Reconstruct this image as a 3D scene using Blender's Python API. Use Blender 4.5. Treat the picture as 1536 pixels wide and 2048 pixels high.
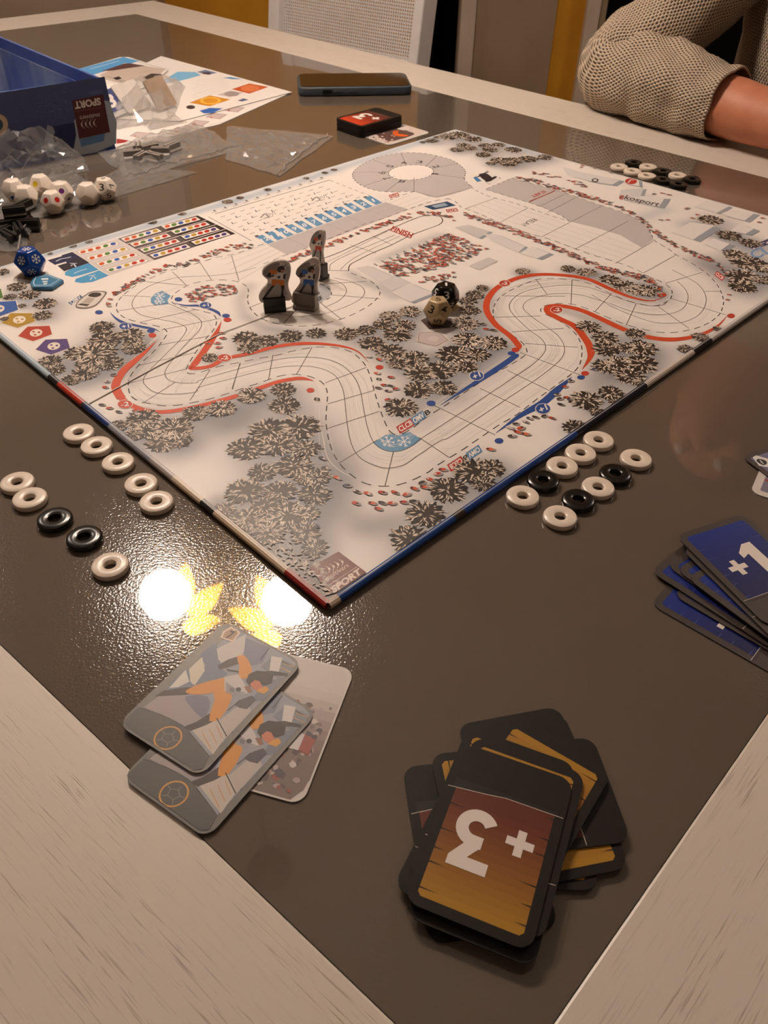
import bpy, bmesh, math, random
from math import sin, cos, pi, radians, sqrt, atan2, hypot, floor
from mathutils import Vector, Matrix, noise

for o in list(bpy.data.objects):
    bpy.data.objects.remove(o)
SC = bpy.context.scene
COL = SC.collection

# ------------------------------------------------------------------ camera, world, exposure
TZ = 0.75                 # table top above the floor
CH = 0.30                 # camera above the table top
FPX, PITCH, ROLL = 1650.0, radians(40.998), radians(1.2095)
_F = Vector((0, cos(PITCH), -sin(PITCH)))
_R0, _U0 = Vector((1, 0, 0)), Vector((0, sin(PITCH), cos(PITCH)))
_R = _R0 * cos(ROLL) + _U0 * sin(ROLL)
_U = -_R0 * sin(ROLL) + _U0 * cos(ROLL)

cd = bpy.data.cameras.new('camera')
cam = bpy.data.objects.new('camera', cd)
COL.objects.link(cam)
cd.sensor_fit = 'HORIZONTAL'
cd.sensor_width = 36.0
cd.lens = FPX / 1536 * 36.0
cd.clip_start = 0.01
cam.matrix_world = Matrix(((_R.x, _U.x, -_F.x, 0), (_R.y, _U.y, -_F.y, 0), (_R.z, _U.z, -_F.z, TZ + CH), (0, 0, 0, 1)))
cd.dof.use_dof = True
cd.dof.focus_distance = 0.45
cd.dof.aperture_fstop = 48.0
SC.camera = cam

w = bpy.data.worlds.new('world')
SC.world = w
w.use_nodes = True
w.node_tree.nodes['Background'].inputs[0].default_value = (0.9, 0.72, 0.55, 1)
w.node_tree.nodes['Background'].inputs[1].default_value = 0.05

SC.view_settings.view_transform = 'Standard'
SC.view_settings.look = 'None'
SC.view_settings.exposure = 0.30
SC.view_settings.gamma = 1.0
SC.view_settings.use_curve_mapping = False
SC.cycles.max_bounces = 5
SC.cycles.use_light_tree = False
SC.cycles.diffuse_bounces = 3
SC.cycles.glossy_bounces = 3
SC.cycles.transmission_bounces = 2
SC.cycles.transparent_max_bounces = 10
SC.cycles.caustics_reflective = False
SC.cycles.caustics_refractive = False
LAMP_STRENGTH = 150.0
LAMP_COLOR = (1.0, 0.83, 0.71)
FILL_STRENGTH = 27.0


def ray(x, y):
    return _F + _R * ((x - 768) / FPX) - _U * ((y - 1024) / FPX)


def at(x, y, z=0.0):
    """point of the table-parallel plane z metres above the table top seen at photo pixel x, y"""
    d = ray(x, y)
    t = (z - CH) / d.z
    return Vector((t * d.x, t * d.y, TZ + z))


def atY(x, y, Y):
    d = ray(x, y)
    t = Y / d.y
    return Vector((t * d.x, Y, TZ + CH + t * d.z))


def lin(c):
    def f(v):
        v /= 255.0
        return v / 12.92 if v <= 0.04045 else ((v + 0.055) / 1.055) ** 2.4
    return (f(c[0]), f(c[1]), f(c[2]), 1.0)


# ------------------------------------------------------------------ materials
MATS = {}


def mat(name, rgb=(200, 200, 200), rough=0.5, spec=0.5, metal=0.0, **k):
    if name in MATS:
        return MATS[name]
    m = bpy.data.materials.new(name)
    m.use_nodes = True
    b = m.node_tree.nodes['Principled BSDF']
    b.inputs['Base Color'].default_value = lin(rgb)
    b.inputs['Roughness'].default_value = rough
    b.inputs['Specular IOR Level'].default_value = spec
    b.inputs['Metallic'].default_value = metal
    for kk, v in k.items():
        b.inputs[kk].default_value = v
    MATS[name] = m
    return m


def nodes(m):
    return m.node_tree.nodes, m.node_tree.links, m.node_tree.nodes['Principled BSDF']


def mottled(name, c1, c2, scale, rough=0.5, bump=0.0, bscale=None, spec=0.5, detail=4.0, stretch=(1, 1, 1), lo=0.35, hi=0.65, rot=0.0, coords='Object'):
    if name in MATS:
        return MATS[name]
    m = mat(name, c1, rough, spec)
    n, l, b = nodes(m)
    tc = n.new('ShaderNodeTexCoord')
    mp = n.new('ShaderNodeMapping')
    mp.inputs['Scale'].default_value = stretch
    mp.inputs['Rotation'].default_value = (0, 0, rot)
    l.new(tc.outputs[coords], mp.inputs['Vector'])
    nz = n.new('ShaderNodeTexNoise')
    nz.inputs['Scale'].default_value = scale
    nz.inputs['Detail'].default_value = detail
    l.new(mp.outputs[0], nz.inputs['Vector'])
    cr = n.new('ShaderNodeValToRGB')
    cr.color_ramp.elements[0].position = lo
    cr.color_ramp.elements[1].position = hi
    cr.color_ramp.elements[0].color = lin(c1)
    cr.color_ramp.elements[1].color = lin(c2)
    l.new(nz.outputs['Fac'], cr.inputs[0])
    l.new(cr.outputs[0], b.inputs['Base Color'])
    if bump:
        n2 = n.new('ShaderNodeTexNoise')
        n2.inputs['Scale'].default_value = bscale or scale
        l.new(mp.outputs[0], n2.inputs['Vector'])
        bp = n.new('ShaderNodeBump')
        bp.inputs['Strength'].default_value = bump
        bp.inputs['Distance'].default_value = 0.001
        l.new(n2.outputs['Fac'], bp.inputs['Height'])
        l.new(bp.outputs[0], b.inputs['Normal'])
    return m


def ink_mat(name, rough=0.4, spec=0.4, bump=0.0):
    """printed paper: colour comes from the printed shapes"""
    if name in MATS:
        return MATS[name]
    m = mat(name, (255, 255, 255), rough, spec)
    n, l, b = nodes(m)
    a = n.new('ShaderNodeAttribute')
    a.attribute_name = 'Col'
    l.new(a.outputs['Color'], b.inputs['Base Color'])
    if bump:
        nz = n.new('ShaderNodeTexNoise')
        nz.inputs['Scale'].default_value = 900
        bp = n.new('ShaderNodeBump')
        bp.inputs['Strength'].default_value = bump
        bp.inputs['Distance'].default_value = 0.0002
        l.new(nz.outputs['Fac'], bp.inputs['Height'])
        l.new(bp.outputs[0], b.inputs['Normal'])
    return m


def glass_table_mat():
    m = mat('dark_lacquered_glass', (62, 54, 47), 0.12, 0.22, **{'Coat Weight': 1.0, 'Coat Roughness': 0.022, 'Coat IOR': 1.5})
    n, l, b = nodes(m)
    b.inputs['IOR'].default_value = 1.5
    tc = n.new('ShaderNodeTexCoord')
    nz = n.new('ShaderNodeTexNoise')
    nz.inputs['Scale'].default_value = 760
    nz.inputs['Detail'].default_value = 1.5
    nz.inputs['Roughness'].default_value = 0.45
    l.new(tc.outputs['Object'], nz.inputs['Vector'])
    bp = n.new('ShaderNodeBump')
    bp.inputs['Strength'].default_value = 0.38
    bp.inputs['Distance'].default_value = 0.00028
    l.new(nz.outputs['Fac'], bp.inputs['Height'])
    l.new(bp.outputs[0], b.inputs['Normal'])
    nb = n.new('ShaderNodeTexNoise')
    nb.inputs['Scale'].default_value = 7
    l.new(tc.outputs['Object'], nb.inputs['Vector'])
    cr = n.new('ShaderNodeValToRGB')
    cr.color_ramp.elements[0].color = lin((92, 81, 71))
    cr.color_ramp.elements[1].color = lin((102, 91, 80))
    l.new(nb.outputs['Fac'], cr.inputs[0])
    l.new(cr.outputs[0], b.inputs['Base Color'])
    return m


def wood_mat():
    """white limed oak: pale ground with short darker pores along local x"""
    m = mat('white_limed_oak', (214, 202, 190), 0.36, 0.45)
    n, l, b = nodes(m)
    tc = n.new('ShaderNodeTexCoord')
    mp = n.new('ShaderNodeMapping')
    mp.inputs['Scale'].default_value = (46, 1150, 1150)
    l.new(tc.outputs['Object'], mp.inputs['Vector'])
    nz = n.new('ShaderNodeTexNoise')
    nz.inputs['Scale'].default_value = 1.0
    nz.inputs['Detail'].default_value = 2.0
    l.new(mp.outputs[0], nz.inputs['Vector'])
    cr = n.new('ShaderNodeValToRGB')
    cr.color_ramp.elements[0].position = 0.56
    cr.color_ramp.elements[1].position = 0.70
    cr.color_ramp.elements[0].color = (0, 0, 0, 1)
    cr.color_ramp.elements[1].color = (1, 1, 1, 1)
    l.new(nz.outputs['Fac'], cr.inputs[0])
    mp2 = n.new('ShaderNodeMapping')
    mp2.inputs['Scale'].default_value = (7, 90, 90)
    l.new(tc.outputs['Object'], mp2.inputs['Vector'])
    n2 = n.new('ShaderNodeTexNoise')
    n2.inputs['Scale'].default_value = 1.0
    n2.inputs['Detail'].default_value = 3.0
    l.new(mp2.outputs[0], n2.inputs['Vector'])
    c2 = n.new('ShaderNodeValToRGB')
    c2.color_ramp.elements[0].position = 0.46
    c2.color_ramp.elements[1].position = 0.62
    c2.color_ramp.elements[0].color = (0.12, 0.12, 0.12, 1)
    c2.color_ramp.elements[1].color = (1, 1, 1, 1)
    l.new(n2.outputs['Fac'], c2.inputs[0])
    mu = n.new('ShaderNodeMath')
    mu.operation = 'MULTIPLY'
    l.new(cr.outputs[0], mu.inputs[0])
    l.new(c2.outputs[0], mu.inputs[1])
    mx = n.new('ShaderNodeMix')
    mx.data_type = 'RGBA'
    mx.inputs[6].default_value = lin((214, 202, 188))
    mx.inputs[7].default_value = lin((166, 149, 133))
    l.new(mu.outputs[0], mx.inputs[0])
    l.new(mx.outputs[2], b.inputs['Base Color'])
    bp = n.new('ShaderNodeBump')
    bp.inputs['Strength'].default_value = 0.15
    bp.inputs['Distance'].default_value = 0.0003
    bp.invert = True
    l.new(mu.outputs[0], bp.inputs['Height'])
    l.new(bp.outputs[0], b.inputs['Normal'])
    return m


def film_mat(name='clear_plastic_film', milk=0.10, tint=(235, 232, 228)):
    """thin clear bag film: mostly see-through, sharp highlights, a little haze"""
    if name in MATS:
        return MATS[name]
    m = bpy.data.materials.new(name)
    m.use_nodes = True
    n, l = m.node_tree.nodes, m.node_tree.links
    n.clear()
    out = n.new('ShaderNodeOutputMaterial')
    tr = n.new('ShaderNodeBsdfTransparent')
    tr.inputs[0].default_value = (0.93, 0.92, 0.91, 1)
    df = n.new('ShaderNodeBsdfDiffuse')
    df.inputs[0].default_value = lin(tint)
    gl = n.new('ShaderNodeBsdfGlossy')
    gl.inputs['Roughness'].default_value = 0.09
    lw = n.new('ShaderNodeLayerWeight')
    lw.inputs[0].default_value = 0.5
    pw_ = n.new('ShaderNodeMath')
    pw_.operation = 'POWER'
    pw_.inputs[1].default_value = 3.0
    l.new(lw.outputs['Facing'], pw_.inputs[0])
    fr = n.new('ShaderNodeMath')
    fr.operation = 'MULTIPLY_ADD'
    fr.inputs[1].default_value = 0.45
    fr.inputs[2].default_value = 0.07
    l.new(pw_.outputs[0], fr.inputs[0])
    m1 = n.new('ShaderNodeMixShader')
    m1.inputs[0].default_value = milk
    m2 = n.new('ShaderNodeMixShader')
    l.new(tr.outputs[0], m1.inputs[1])
    l.new(df.outputs[0], m1.inputs[2])
    l.new(fr.outputs[0], m2.inputs[0])
    l.new(m1.outputs[0], m2.inputs[1])
    l.new(gl.outputs[0], m2.inputs[2])
    l.new(m2.outputs[0], out.inputs[0])
    MATS[name] = m
    return m


def knit_mat():
    m = mat('oatmeal_knit_wool', (190, 172, 150), 0.9, 0.15)
    n, l, b = nodes(m)
    uv = n.new('ShaderNodeUVMap')
    sx = n.new('ShaderNodeSeparateXYZ')
    l.new(uv.outputs[0], sx.inputs[0])

    def M(op, a, bb=None):
        q = n.new('ShaderNodeMath')
        q.operation = op
        for i, v in enumerate((a, bb)):
            if v is None:
                continue
            if isinstance(v, (int, float)):
                q.inputs[i].default_value = v
            else:
                l.new(v, q.inputs[i])
        return q.outputs[0]
    # uv is in metres: stitches about 4 mm wide and 3.2 mm high, rows offset by half
    nz = n.new('ShaderNodeTexNoise')
    nz.inputs['Scale'].default_value = 60
    l.new(uv.outputs[0], nz.inputs['Vector'])
    wob = M('MULTIPLY', M('SUBTRACT', nz.outputs['Fac'], 0.5), 1.6)
    row = M('MULTIPLY', sx.outputs[1], 2 * pi / 0.0070)
    colu = M('ADD', M('MULTIPLY', sx.outputs[0], 2 * pi / 0.0044), wob)
    a = M('SINE', colu)
    bb = M('SINE', M('ADD', row, wob))
    h = M('ADD', M('MULTIPLY', M('MULTIPLY', a, bb), 0.5), 0.5)
    cr = n.new('ShaderNodeValToRGB')
    cr.color_ramp.elements[0].position = 0.18
    cr.color_ramp.elements[1].position = 0.50
    cr.color_ramp.elements[0].color = lin((72, 58, 48))
    cr.color_ramp.elements[1].color = lin((196, 178, 156))
    l.new(h, cr.inputs[0])
    l.new(cr.outputs[0], b.inputs['Base Color'])
    bp = n.new('ShaderNodeBump')
    bp.inputs['Strength'].default_value = 0.9
    bp.inputs['Distance'].default_value = 0.0018
    l.new(h, bp.inputs['Height'])
    l.new(bp.outputs[0], b.inputs['Normal'])
    return m


# ------------------------------------------------------------------ objects and meshes
def link(o):
    COL.objects.link(o)
    return o


def tag(o, label=None, cat=None, group=None, kind=None):
    if label:
        o['label'] = label
    if cat:
        o['category'] = cat
    if group:
        o['group'] = group
    if kind:
        o['kind'] = kind
    return o


def empty(name, loc=(0, 0, 0), rot=None):
    o = link(bpy.data.objects.new(name, None))
    o.empty_display_size = 0.02
    o.location = loc
    if rot is not None:
        o.rotation_euler = rot
    return o


def copy_tree(o, parent=None):
    c = o.copy()
    link(c)
    c.parent = parent
    for ch in list(o.children):
        copy_tree(ch, c)
    return c


class MB:
    """collects shapes for ONE mesh object"""

    def __init__(s):
        s.v, s.f, s.c, s.uv = [], [], [], None

    def add(s, verts, faces, col=None):
        b = len(s.v)
        s.v += [tuple(p) for p in verts]
        for f in faces:
            s.f.append(tuple(i + b for i in f))
            s.c.append(col)
        return s

    def box(s, lo, hi, M=None, col=None):
        x0, y0, z0 = lo
        x1, y1, z1 = hi
        p = [Vector(q) for q in ((x0, y0, z0), (x1, y0, z0), (x1, y1, z0), (x0, y1, z0), (x0, y0, z1), (x1, y0, z1), (x1, y1, z1), (x0, y1, z1))]
        if M is not None:
            p = [M @ q for q in p]
        return s.add(p, [(3, 2, 1, 0), (4, 5, 6, 7), (0, 1, 5, 4), (1, 2, 6, 5), (2, 3, 7, 6), (3, 0, 4, 7)], col)

    def prism(s, pts, z0, z1, col=None, M=None):
        n = len(pts)
        a = sum(pts[i][0] * pts[(i + 1) % n][1] - pts[(i + 1) % n][0] * pts[i][1] for i in range(n))
        if a < 0:
            pts = list(reversed(pts))
        p = [Vector((q[0], q[1], z0)) for q in pts] + [Vector((q[0], q[1], z1)) for q in pts]
        if M is not None:
            p = [M @ q for q in p]
        f = [tuple(range(n - 1, -1, -1)), tuple(range(n, 2 * n))]
        f += [(i, (i + 1) % n, n + (i + 1) % n, n + i) for i in range(n)]
        return s.add(p, f, col)

    def lathe(s, prof, n=32, M=None, col=None, closed=False):
        p, f = [], []
        k = len(prof)
        for i in range(n):
            a = 2 * pi * i / n
            for (r, z) in prof:
                q = Vector((r * cos(a), r * sin(a), z))
                p.append(M @ q if M is not None else q)
        kk = k if closed else k - 1
        for i in range(n):
            j = (i + 1) % n
            for q in range(kk):
                q2 = (q + 1) % k
                f.append((i * k + q, j * k + q, j * k + q2, i * k + q2))
        return s.add(p, f, col)

    def tube(s, pts, rad, n=8, col=None, caps=True):
        pts = [Vector(p) for p in pts]
        rad = rad if isinstance(rad, (list, tuple)) else [rad] * len(pts)
        p, f = [], []
        up = Vector((0, 0, 1))
        for i, c in enumerate(pts):
            t = (pts[min(i + 1, len(pts) - 1)] - pts[max(i - 1, 0)]).normalized()
            u = up if abs(t.dot(up)) < 0.95 else Vector((1, 0, 0))
            a = t.cross(u).normalized()
            b = a.cross(t)
            for j in range(n):
                an = 2 * pi * j / n
                p.append(c + (a * cos(an) + b * sin(an)) * rad[i])
        for i in range(len(pts) - 1):
            for j in range(n):
                k = (j + 1) % n
                f.append((i * n + j, i * n + k, (i + 1) * n + k, (i + 1) * n + j))
        if caps:
            f.append(tuple(range(n)))
            f.append(tuple(reversed(range((len(pts) - 1) * n, len(pts) * n))))
        return s.add(p, f, col)

    def build(s, name, m, parent=None, org=(0, 0, 0), smooth=False, bevel=0.0, seg=2, auto=None):
        ox, oy, oz = org
        me = bpy.data.meshes.new(name)
        me.from_pydata([(x - ox, y - oy, z - oz) for x, y, z in s.v], [], s.f)
        if any(c is not None for c in s.c):
            ca = me.color_attributes.new('Col', 'FLOAT_COLOR', 'CORNER')
            buf = []
            for poly, c in zip(me.polygons, s.c):
                c = c or (1, 1, 1, 1)
                if isinstance(c, list):
                    for q in c:
                        buf += list(q)
                else:
                    buf += list(c) * poly.loop_total
            ca.data.foreach_set('color', buf)
        if s.uv:
            ul = me.uv_layers.new(name='UVMap')
            buf = []
            for lp in me.loops:
                buf += list(s.uv[lp.vertex_index])
            ul.data.foreach_set('uv', buf)
        if bevel:
            bm = bmesh.new()
            bm.from_mesh(me)
            bmesh.ops.remove_doubles(bm, verts=bm.verts, dist=1e-7)
            es = [e for e in bm.edges if len(e.link_faces) == 2 and e.calc_face_angle(0) > 0.5]
            bmesh.ops.bevel(bm, geom=es, offset=bevel, segments=seg, affect='EDGES', profile=0.5, clamp_overlap=True)
            bm.to_mesh(me)
            bm.free()
        if smooth:
            me.shade_smooth()
            if auto:
                me.set_sharp_from_angle(angle=auto)
        me.materials.append(m)
        o = link(bpy.data.objects.new(name, me))
        if parent is not None:
            o.parent = parent
        else:
            o.location = org
        return o


def obj_from(name, me, m, parent=None, loc=(0, 0, 0)):
    me.materials.clear()
    me.materials.append(m)
    o = link(bpy.data.objects.new(name, me))
    o.parent = parent
    o.location = loc
    return o


# ------------------------------------------------------------------ print (flat artwork)
_TXT = {}


def glyphs(s, bold=0.0):
    """triangles of a string, scaled to a box -1..1 wide and -1..1 cap height"""
    k = (s, bold)
    if k in _TXT:
        return _TXT[k]
    cu = bpy.data.curves.new('t', 'FONT')
    cu.body = s
    cu.resolution_u = 3
    cu.offset = bold
    o = bpy.data.objects.new('t', cu)
    COL.objects.link(o)
    dg = bpy.context.evaluated_depsgraph_get()
    ev = o.evaluated_get(dg)
    me = ev.to_mesh()
    vs = [(v.co.x, v.co.y) for v in me.vertices]
    fs = [tuple(p.vertices) for p in me.polygons]
    ev.to_mesh_clear()
    bpy.data.objects.remove(o)
    bpy.data.curves.remove(cu)
    x0, x1 = min(v[0] for v in vs), max(v[0] for v in vs)
    y0, y1 = min(v[1] for v in vs), max(v[1] for v in vs)
    vs = [((v[0] - x0) / (x1 - x0) * 2 - 1, (v[1] - y0) / (y1 - y0) * 2 - 1) for v in vs]
    _TXT[k] = (vs, fs)
    return _TXT[k]


def spline(p, n=5, closed=False):
    out = []
    N = len(p)
    rng = range(N) if closed else range(N - 1)
    for i in rng:
        a = p[(i - 1) % N] if (closed or i > 0) else p[0]
        b, c = p[i], p[(i + 1) % N]
        d = p[(i + 2) % N] if (closed or i + 2 < N) else p[N - 1]
        for k in range(n):
            t = k / n
            out.append(tuple(0.5 * (2 * b[j] + (c[j] - a[j]) * t + (2 * a[j] - 5 * b[j] + 4 * c[j] - d[j]) * t * t + (3 * b[j] - a[j] - 3 * c[j] + d[j]) * t ** 3) for j in (0, 1)))
    if not closed:
        out.append(tuple(p[-1]))
    return out


class Ink:
    """flat print: coloured polygons in 2-D, stacked in hair-thin layers"""

    def __init__(s, P=None, dz=0.00002):
        s.P = P or (lambda x, y: (x, y))
        s.polys = []
        s.layer = 1
        s.dz = dz
        s.cnt = 0
        s.frac = 0.01          # later shapes lie a hair above earlier ones of the same layer

    def up(s):
        s.layer += 1

    def raw(s, pts, col, lay=None):
        s.cnt += 1
        s.polys.append((pts, col, (lay or s.layer) + s.frac * (s.cnt % 90)))

    def poly(s, pts, col, sm=0, lay=None):
        q = [s.P(*p) for p in pts]
        if sm:
            q = spline(q, sm, True)
        s.raw(q, lin(col), lay)

    def quadgrad(s, pts, c0, c1, n=10, lay=None):
        """quad a,b,c,d : colour runs from edge ab (c0) to edge dc (c1)"""
        a, b, c, d = [s.P(*p) for p in pts]
        L = lambda p, q, t: (p[0] + (q[0] - p[0]) * t, p[1] + (q[1] - p[1]) * t)
        for i in range(n):
            t0, t1 = i / n, (i + 1) / n
            tm = (t0 + t1) / 2
            col = tuple(c0[k] + (c1[k] - c0[k]) * tm for k in range(3))
            s.raw([L(a, d, t0), L(b, c, t0), L(b, c, t1), L(a, d, t1)], lin(col), lay)

    def ribbon(s, q, w, col, lay=None, world=False):
        """q: 2-D points in world units, w: width or list"""
        n = len(q)
        if n < 2:
            return
        ws = w if isinstance(w, (list, tuple)) else [w] * n
        L, Rr = [], []
        for i in range(n):
            a, b = q[max(i - 1, 0)], q[min(i + 1, n - 1)]
            dx, dy = b[0] - a[0], b[1] - a[1]
            m = hypot(dx, dy) or 1e-9
            nx, ny = -dy / m, dx / m
            h = ws[i] / 2
            L.append((q[i][0] + nx * h, q[i][1] + ny * h))
            Rr.append((q[i][0] - nx * h, q[i][1] - ny * h))
        c = lin(col)
        for i in range(n - 1):
            s.raw([L[i], Rr[i], Rr[i + 1], L[i + 1]], c, lay)

    def line(s, pts, w, col, sm=4, lay=None, closed=False):
        q = [s.P(*p) for p in pts]
        if sm and len(q) > 2:
            q = spline(q, sm, closed)
            if closed:
                q.append(q[0])
        s.ribbon(q, w, col, lay)

    def dash(s, pts, w, col, on, off, sm=5, lay=None, closed=False):
        q = [s.P(*p) for p in pts]
        if sm and len(q) > 2:
            q = spline(q, sm, closed)
            if closed:
                q.append(q[0])
        pos, cur, acc = True, [q[0]], 0.0
        i, a = 0, q[0]
        while i < len(q) - 1:
            b = q[i + 1]
            d = hypot(b[0] - a[0], b[1] - a[1])
            lim = on if pos else off
            if acc + d < lim:
                acc += d
                i += 1
                a = b
                cur.append(b)
            else:
                t = (lim - acc) / (d or 1e-9)
                m = (a[0] + (b[0] - a[0]) * t, a[1] + (b[1] - a[1]) * t)
                cur.append(m)
                if pos:
                    s.ribbon(cur, w, col, lay)
                pos = not pos
                cur, acc, a = [m], 0.0, m
        if pos and len(cur) > 1:
            s.ribbon(cur, w, col, lay)

    def disc(s, x, y, rx, ry, col, n=18, lay=None, rot=0.0):
        """ellipse in source units"""
        s.poly([(x + rx * cos(2 * pi * i / n) * cos(rot) - ry * sin(2 * pi * i / n) * sin(rot),
                 y + rx * cos(2 * pi * i / n) * sin(rot) + ry * sin(2 * pi * i / n) * cos(rot)) for i in range(n)], col, 0, lay)

    def text(s, t, c, r, u, col, bold=0.0, lay=None):
        """c centre, r half-width vector, u half-height vector, all in source units"""
        vs, fs = glyphs(t, bold)
        if t == '1':
            r = (r[0] * 0.42, r[1] * 0.42)
        C = s.P(*c)
        Rv = s.P(c[0] + r[0], c[1] + r[1])
        Uv = s.P(c[0] + u[0], c[1] + u[1])
        Rv = (Rv[0] - C[0], Rv[1] - C[1])
        Uv = (Uv[0] - C[0], Uv[1] - C[1])
        q = [(C[0] + Rv[0] * v[0] + Uv[0] * v[1], C[1] + Rv[1] * v[0] + Uv[1] * v[1]) for v in vs]
        cc = lin(col)
        for f in fs:
            s.raw([q[i] for i in f], cc, lay)

    def build(s, name, m, parent=None, T=None, z0=0.0, flip=True):
        """T maps (x, y, z) to the parent's space"""
        mb = MB()
        for pts, col, lay in s.polys:
            a = sum(pts[i][0] * pts[(i + 1) % len(pts)][1] - pts[(i + 1) % len(pts)][0] * pts[i][1] for i in range(len(pts)))
            if a < 0 and flip:
                pts = list(reversed(pts))
            z = z0 + s.dz * lay
            vs = [T(x, y, z) if T else (x, y, z) for x, y in pts]
            mb.add(vs, [tuple(range(len(vs)))], col)
        return mb.build(name, m, parent)


def lerp(a, b, t):
    return tuple(x + (y - x) * t for x, y in zip(a, b))


def isect(p, p2, q, q2):
    r = (p2[0] - p[0], p2[1] - p[1])
    s = (q2[0] - q[0], q2[1] - q[1])
    d = r[0] * s[1] - r[1] * s[0]
    t = ((q[0] - p[0]) * s[1] - (q[1] - p[1]) * s[0]) / d
    return (p[0] + r[0] * t, p[1] + r[1] * t)

# ================================================================== THE ROOM
def struct(o):
    o['kind'] = 'structure'
    return o


YB = 3.0      # distance of the back wall
struct(MB().box((-3.0, -2.2, -0.05), (3.0, 4.8, 0.0)).build('floor', mottled('oak_floor', (120, 88, 60), (96, 68, 45), 3, 0.45, stretch=(1, 8, 1))))
struct(MB().box((-3.0, -2.2, 2.5), (3.0, 4.8, 2.55)).build('ceiling', mottled('ceiling_plaster', (232, 226, 216), (226, 220, 210), 5, 0.9)))
beige = mottled('beige_plaster', (186, 168, 146), (176, 158, 136), 6, 0.85)
yellow = mottled('yellow_plaster', (226, 160, 34), (216, 150, 30), 9, 0.75, bump=0.2, bscale=120)
taupe = mottled('taupe_paint', (176, 154, 126), (168, 146, 120), 7, 0.6)
cream = mottled('cream_paint', (222, 206, 186), (214, 198, 178), 9, 0.5)
shadew = mottled('corridor_painted_shade', (26, 20, 18), (20, 16, 14), 5, 0.8)  # near-black colour paints in the shade of the unlit corridor
struct(MB().box((-3.0, YB - 0.10, 0), (-0.722, YB + 0.12, 2.5)).build('wall_left_back', beige))
struct(MB().box((-0.722, YB, 0), (0.085, YB + 0.12, 2.5)).build('wall_back', yellow))
struct(MB().box((0.508, YB, 0), (0.600, YB + 0.12, 2.5)).build('wall_back_strip', yellow))
struct(MB().box((0.085, YB, 2.06), (0.208, YB + 0.12, 2.5)).build('wall_back_lintel', yellow))
struct(MB().box((0.660, YB, 2.06), (1.70, YB + 0.12, 2.5)).build('wall_back_header', yellow))
struct(MB().box((1.70, YB, 0), (3.0, YB + 0.12, 2.5)).build('wall_back_right', yellow))
struct(MB().box((0.208, YB - 0.03, 0), (0.255, YB + 0.12, 2.5)).build('trim_1', cream, bevel=0.004))
struct(MB().box((0.255, YB - 0.01, 0), (0.508, YB + 0.12, 2.5)).build('door_1', taupe))
tr2 = struct(MB().box((0.598, YB - 0.035, 0), (0.640, YB + 0.12, 2.12)).build('trim_2', cream, bevel=0.004))
struct(MB().box((0.640, YB - 0.015, 0), (0.664, YB + 0.12, 2.06)).build('trim_3', taupe, bevel=0.003))
struct(MB().box((1.70, YB - 0.035, 0), (1.76, YB + 0.12, 2.12)).build('trim_4', cream, bevel=0.004))
struct(MB().box((-3.0, 4.7, 0), (3.0, 4.8, 2.5)).build('wall_corridor', shadew))
struct(MB().box((-0.02, YB + 0.12, 0), (0.0, 4.7, 2.5)).build('wall_corridor_left', shadew))
struct(MB().box((0.30, YB + 0.12, 0), (0.32, 4.7, 2.5)).build('wall_corridor_middle', shadew))
struct(MB().box((1.9, YB + 0.12, 0), (1.92, 4.7, 2.5)).build('wall_corridor_right', shadew))
struct(MB().box((0.0, YB + 0.125, 0.0), (1.9, 4.7, 0.004)).build('floor_corridor', shadew))
struct(MB().box((0.0, YB + 0.125, 2.495), (1.9, 4.7, 2.499)).build('ceiling_corridor', shadew))
struct(MB().box((-3.05, -2.2, 0), (-3.0, 4.8, 2.5)).build('wall_left', beige))
struct(MB().box((3.0, -2.2, 0), (3.05, 4.8, 2.5)).build('wall_right', mottled('brown_plaster', (150, 126, 104), (140, 116, 96), 6, 0.85)))
struct(MB().box((-3.0, -2.25, 0), (3.0, -2.2, 2.5)).build('wall_front', mottled('brown_plaster', (150, 126, 104), (140, 116, 96), 6, 0.85)))

# ================================================================== DINING TABLE
a0, a1 = at(0, 1287), at(793, 2048)
b0, b1 = at(1536, 1424), at(1105, 2048)
c0, c1 = at(272, 28), at(1536, 345)
c1b = at(1148, 237)
d0 = at(0, 62)
GN = isect(a0, a1, b0, b1)          # corners of the glass
GL = isect(a0, a1, d0, c0)
GF = (c0.x, c0.y)
GR = isect(b0, b1, c1b, c1)
BW = 0.096                          # width of the oak frame
GC = ((GN[0] + GL[0] + GF[0] + GR[0]) / 4, (GN[1] + GL[1] + GF[1] + GR[1]) / 4)
table = empty('dining_table', (GC[0], GC[1], 0))
tag(table, 'dining table with dark textured glass top in a white oak frame', 'table')
ORG = (GC[0], GC[1], 0)
glassm = glass_table_mat()
woodm = wood_mat()
MB().prism([GN, GR, GF, GL], TZ - 0.010, TZ).build('glass_top', glassm, table, ORG)


def off_line(p, q, d):
    """line pq moved d to the right-hand side"""
    dx, dy = q[0] - p[0], q[1] - p[1]
    m = hypot(dx, dy)
    n = (dy / m * d, -dx / m * d)
    return (p[0] + n[0], p[1] + n[1]), (q[0] + n[0], q[1] + n[1])


ring = [GN, GR, GF, GL]
outer = []
ol = [off_line(ring[i], ring[(i + 1) % 4], BW) for i in range(4)]
for i in range(4):
    outer.append(isect(*ol[i - 1], *ol[i]))
ON, OR_, OF, OL = outer
GAP = 0.0007


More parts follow.
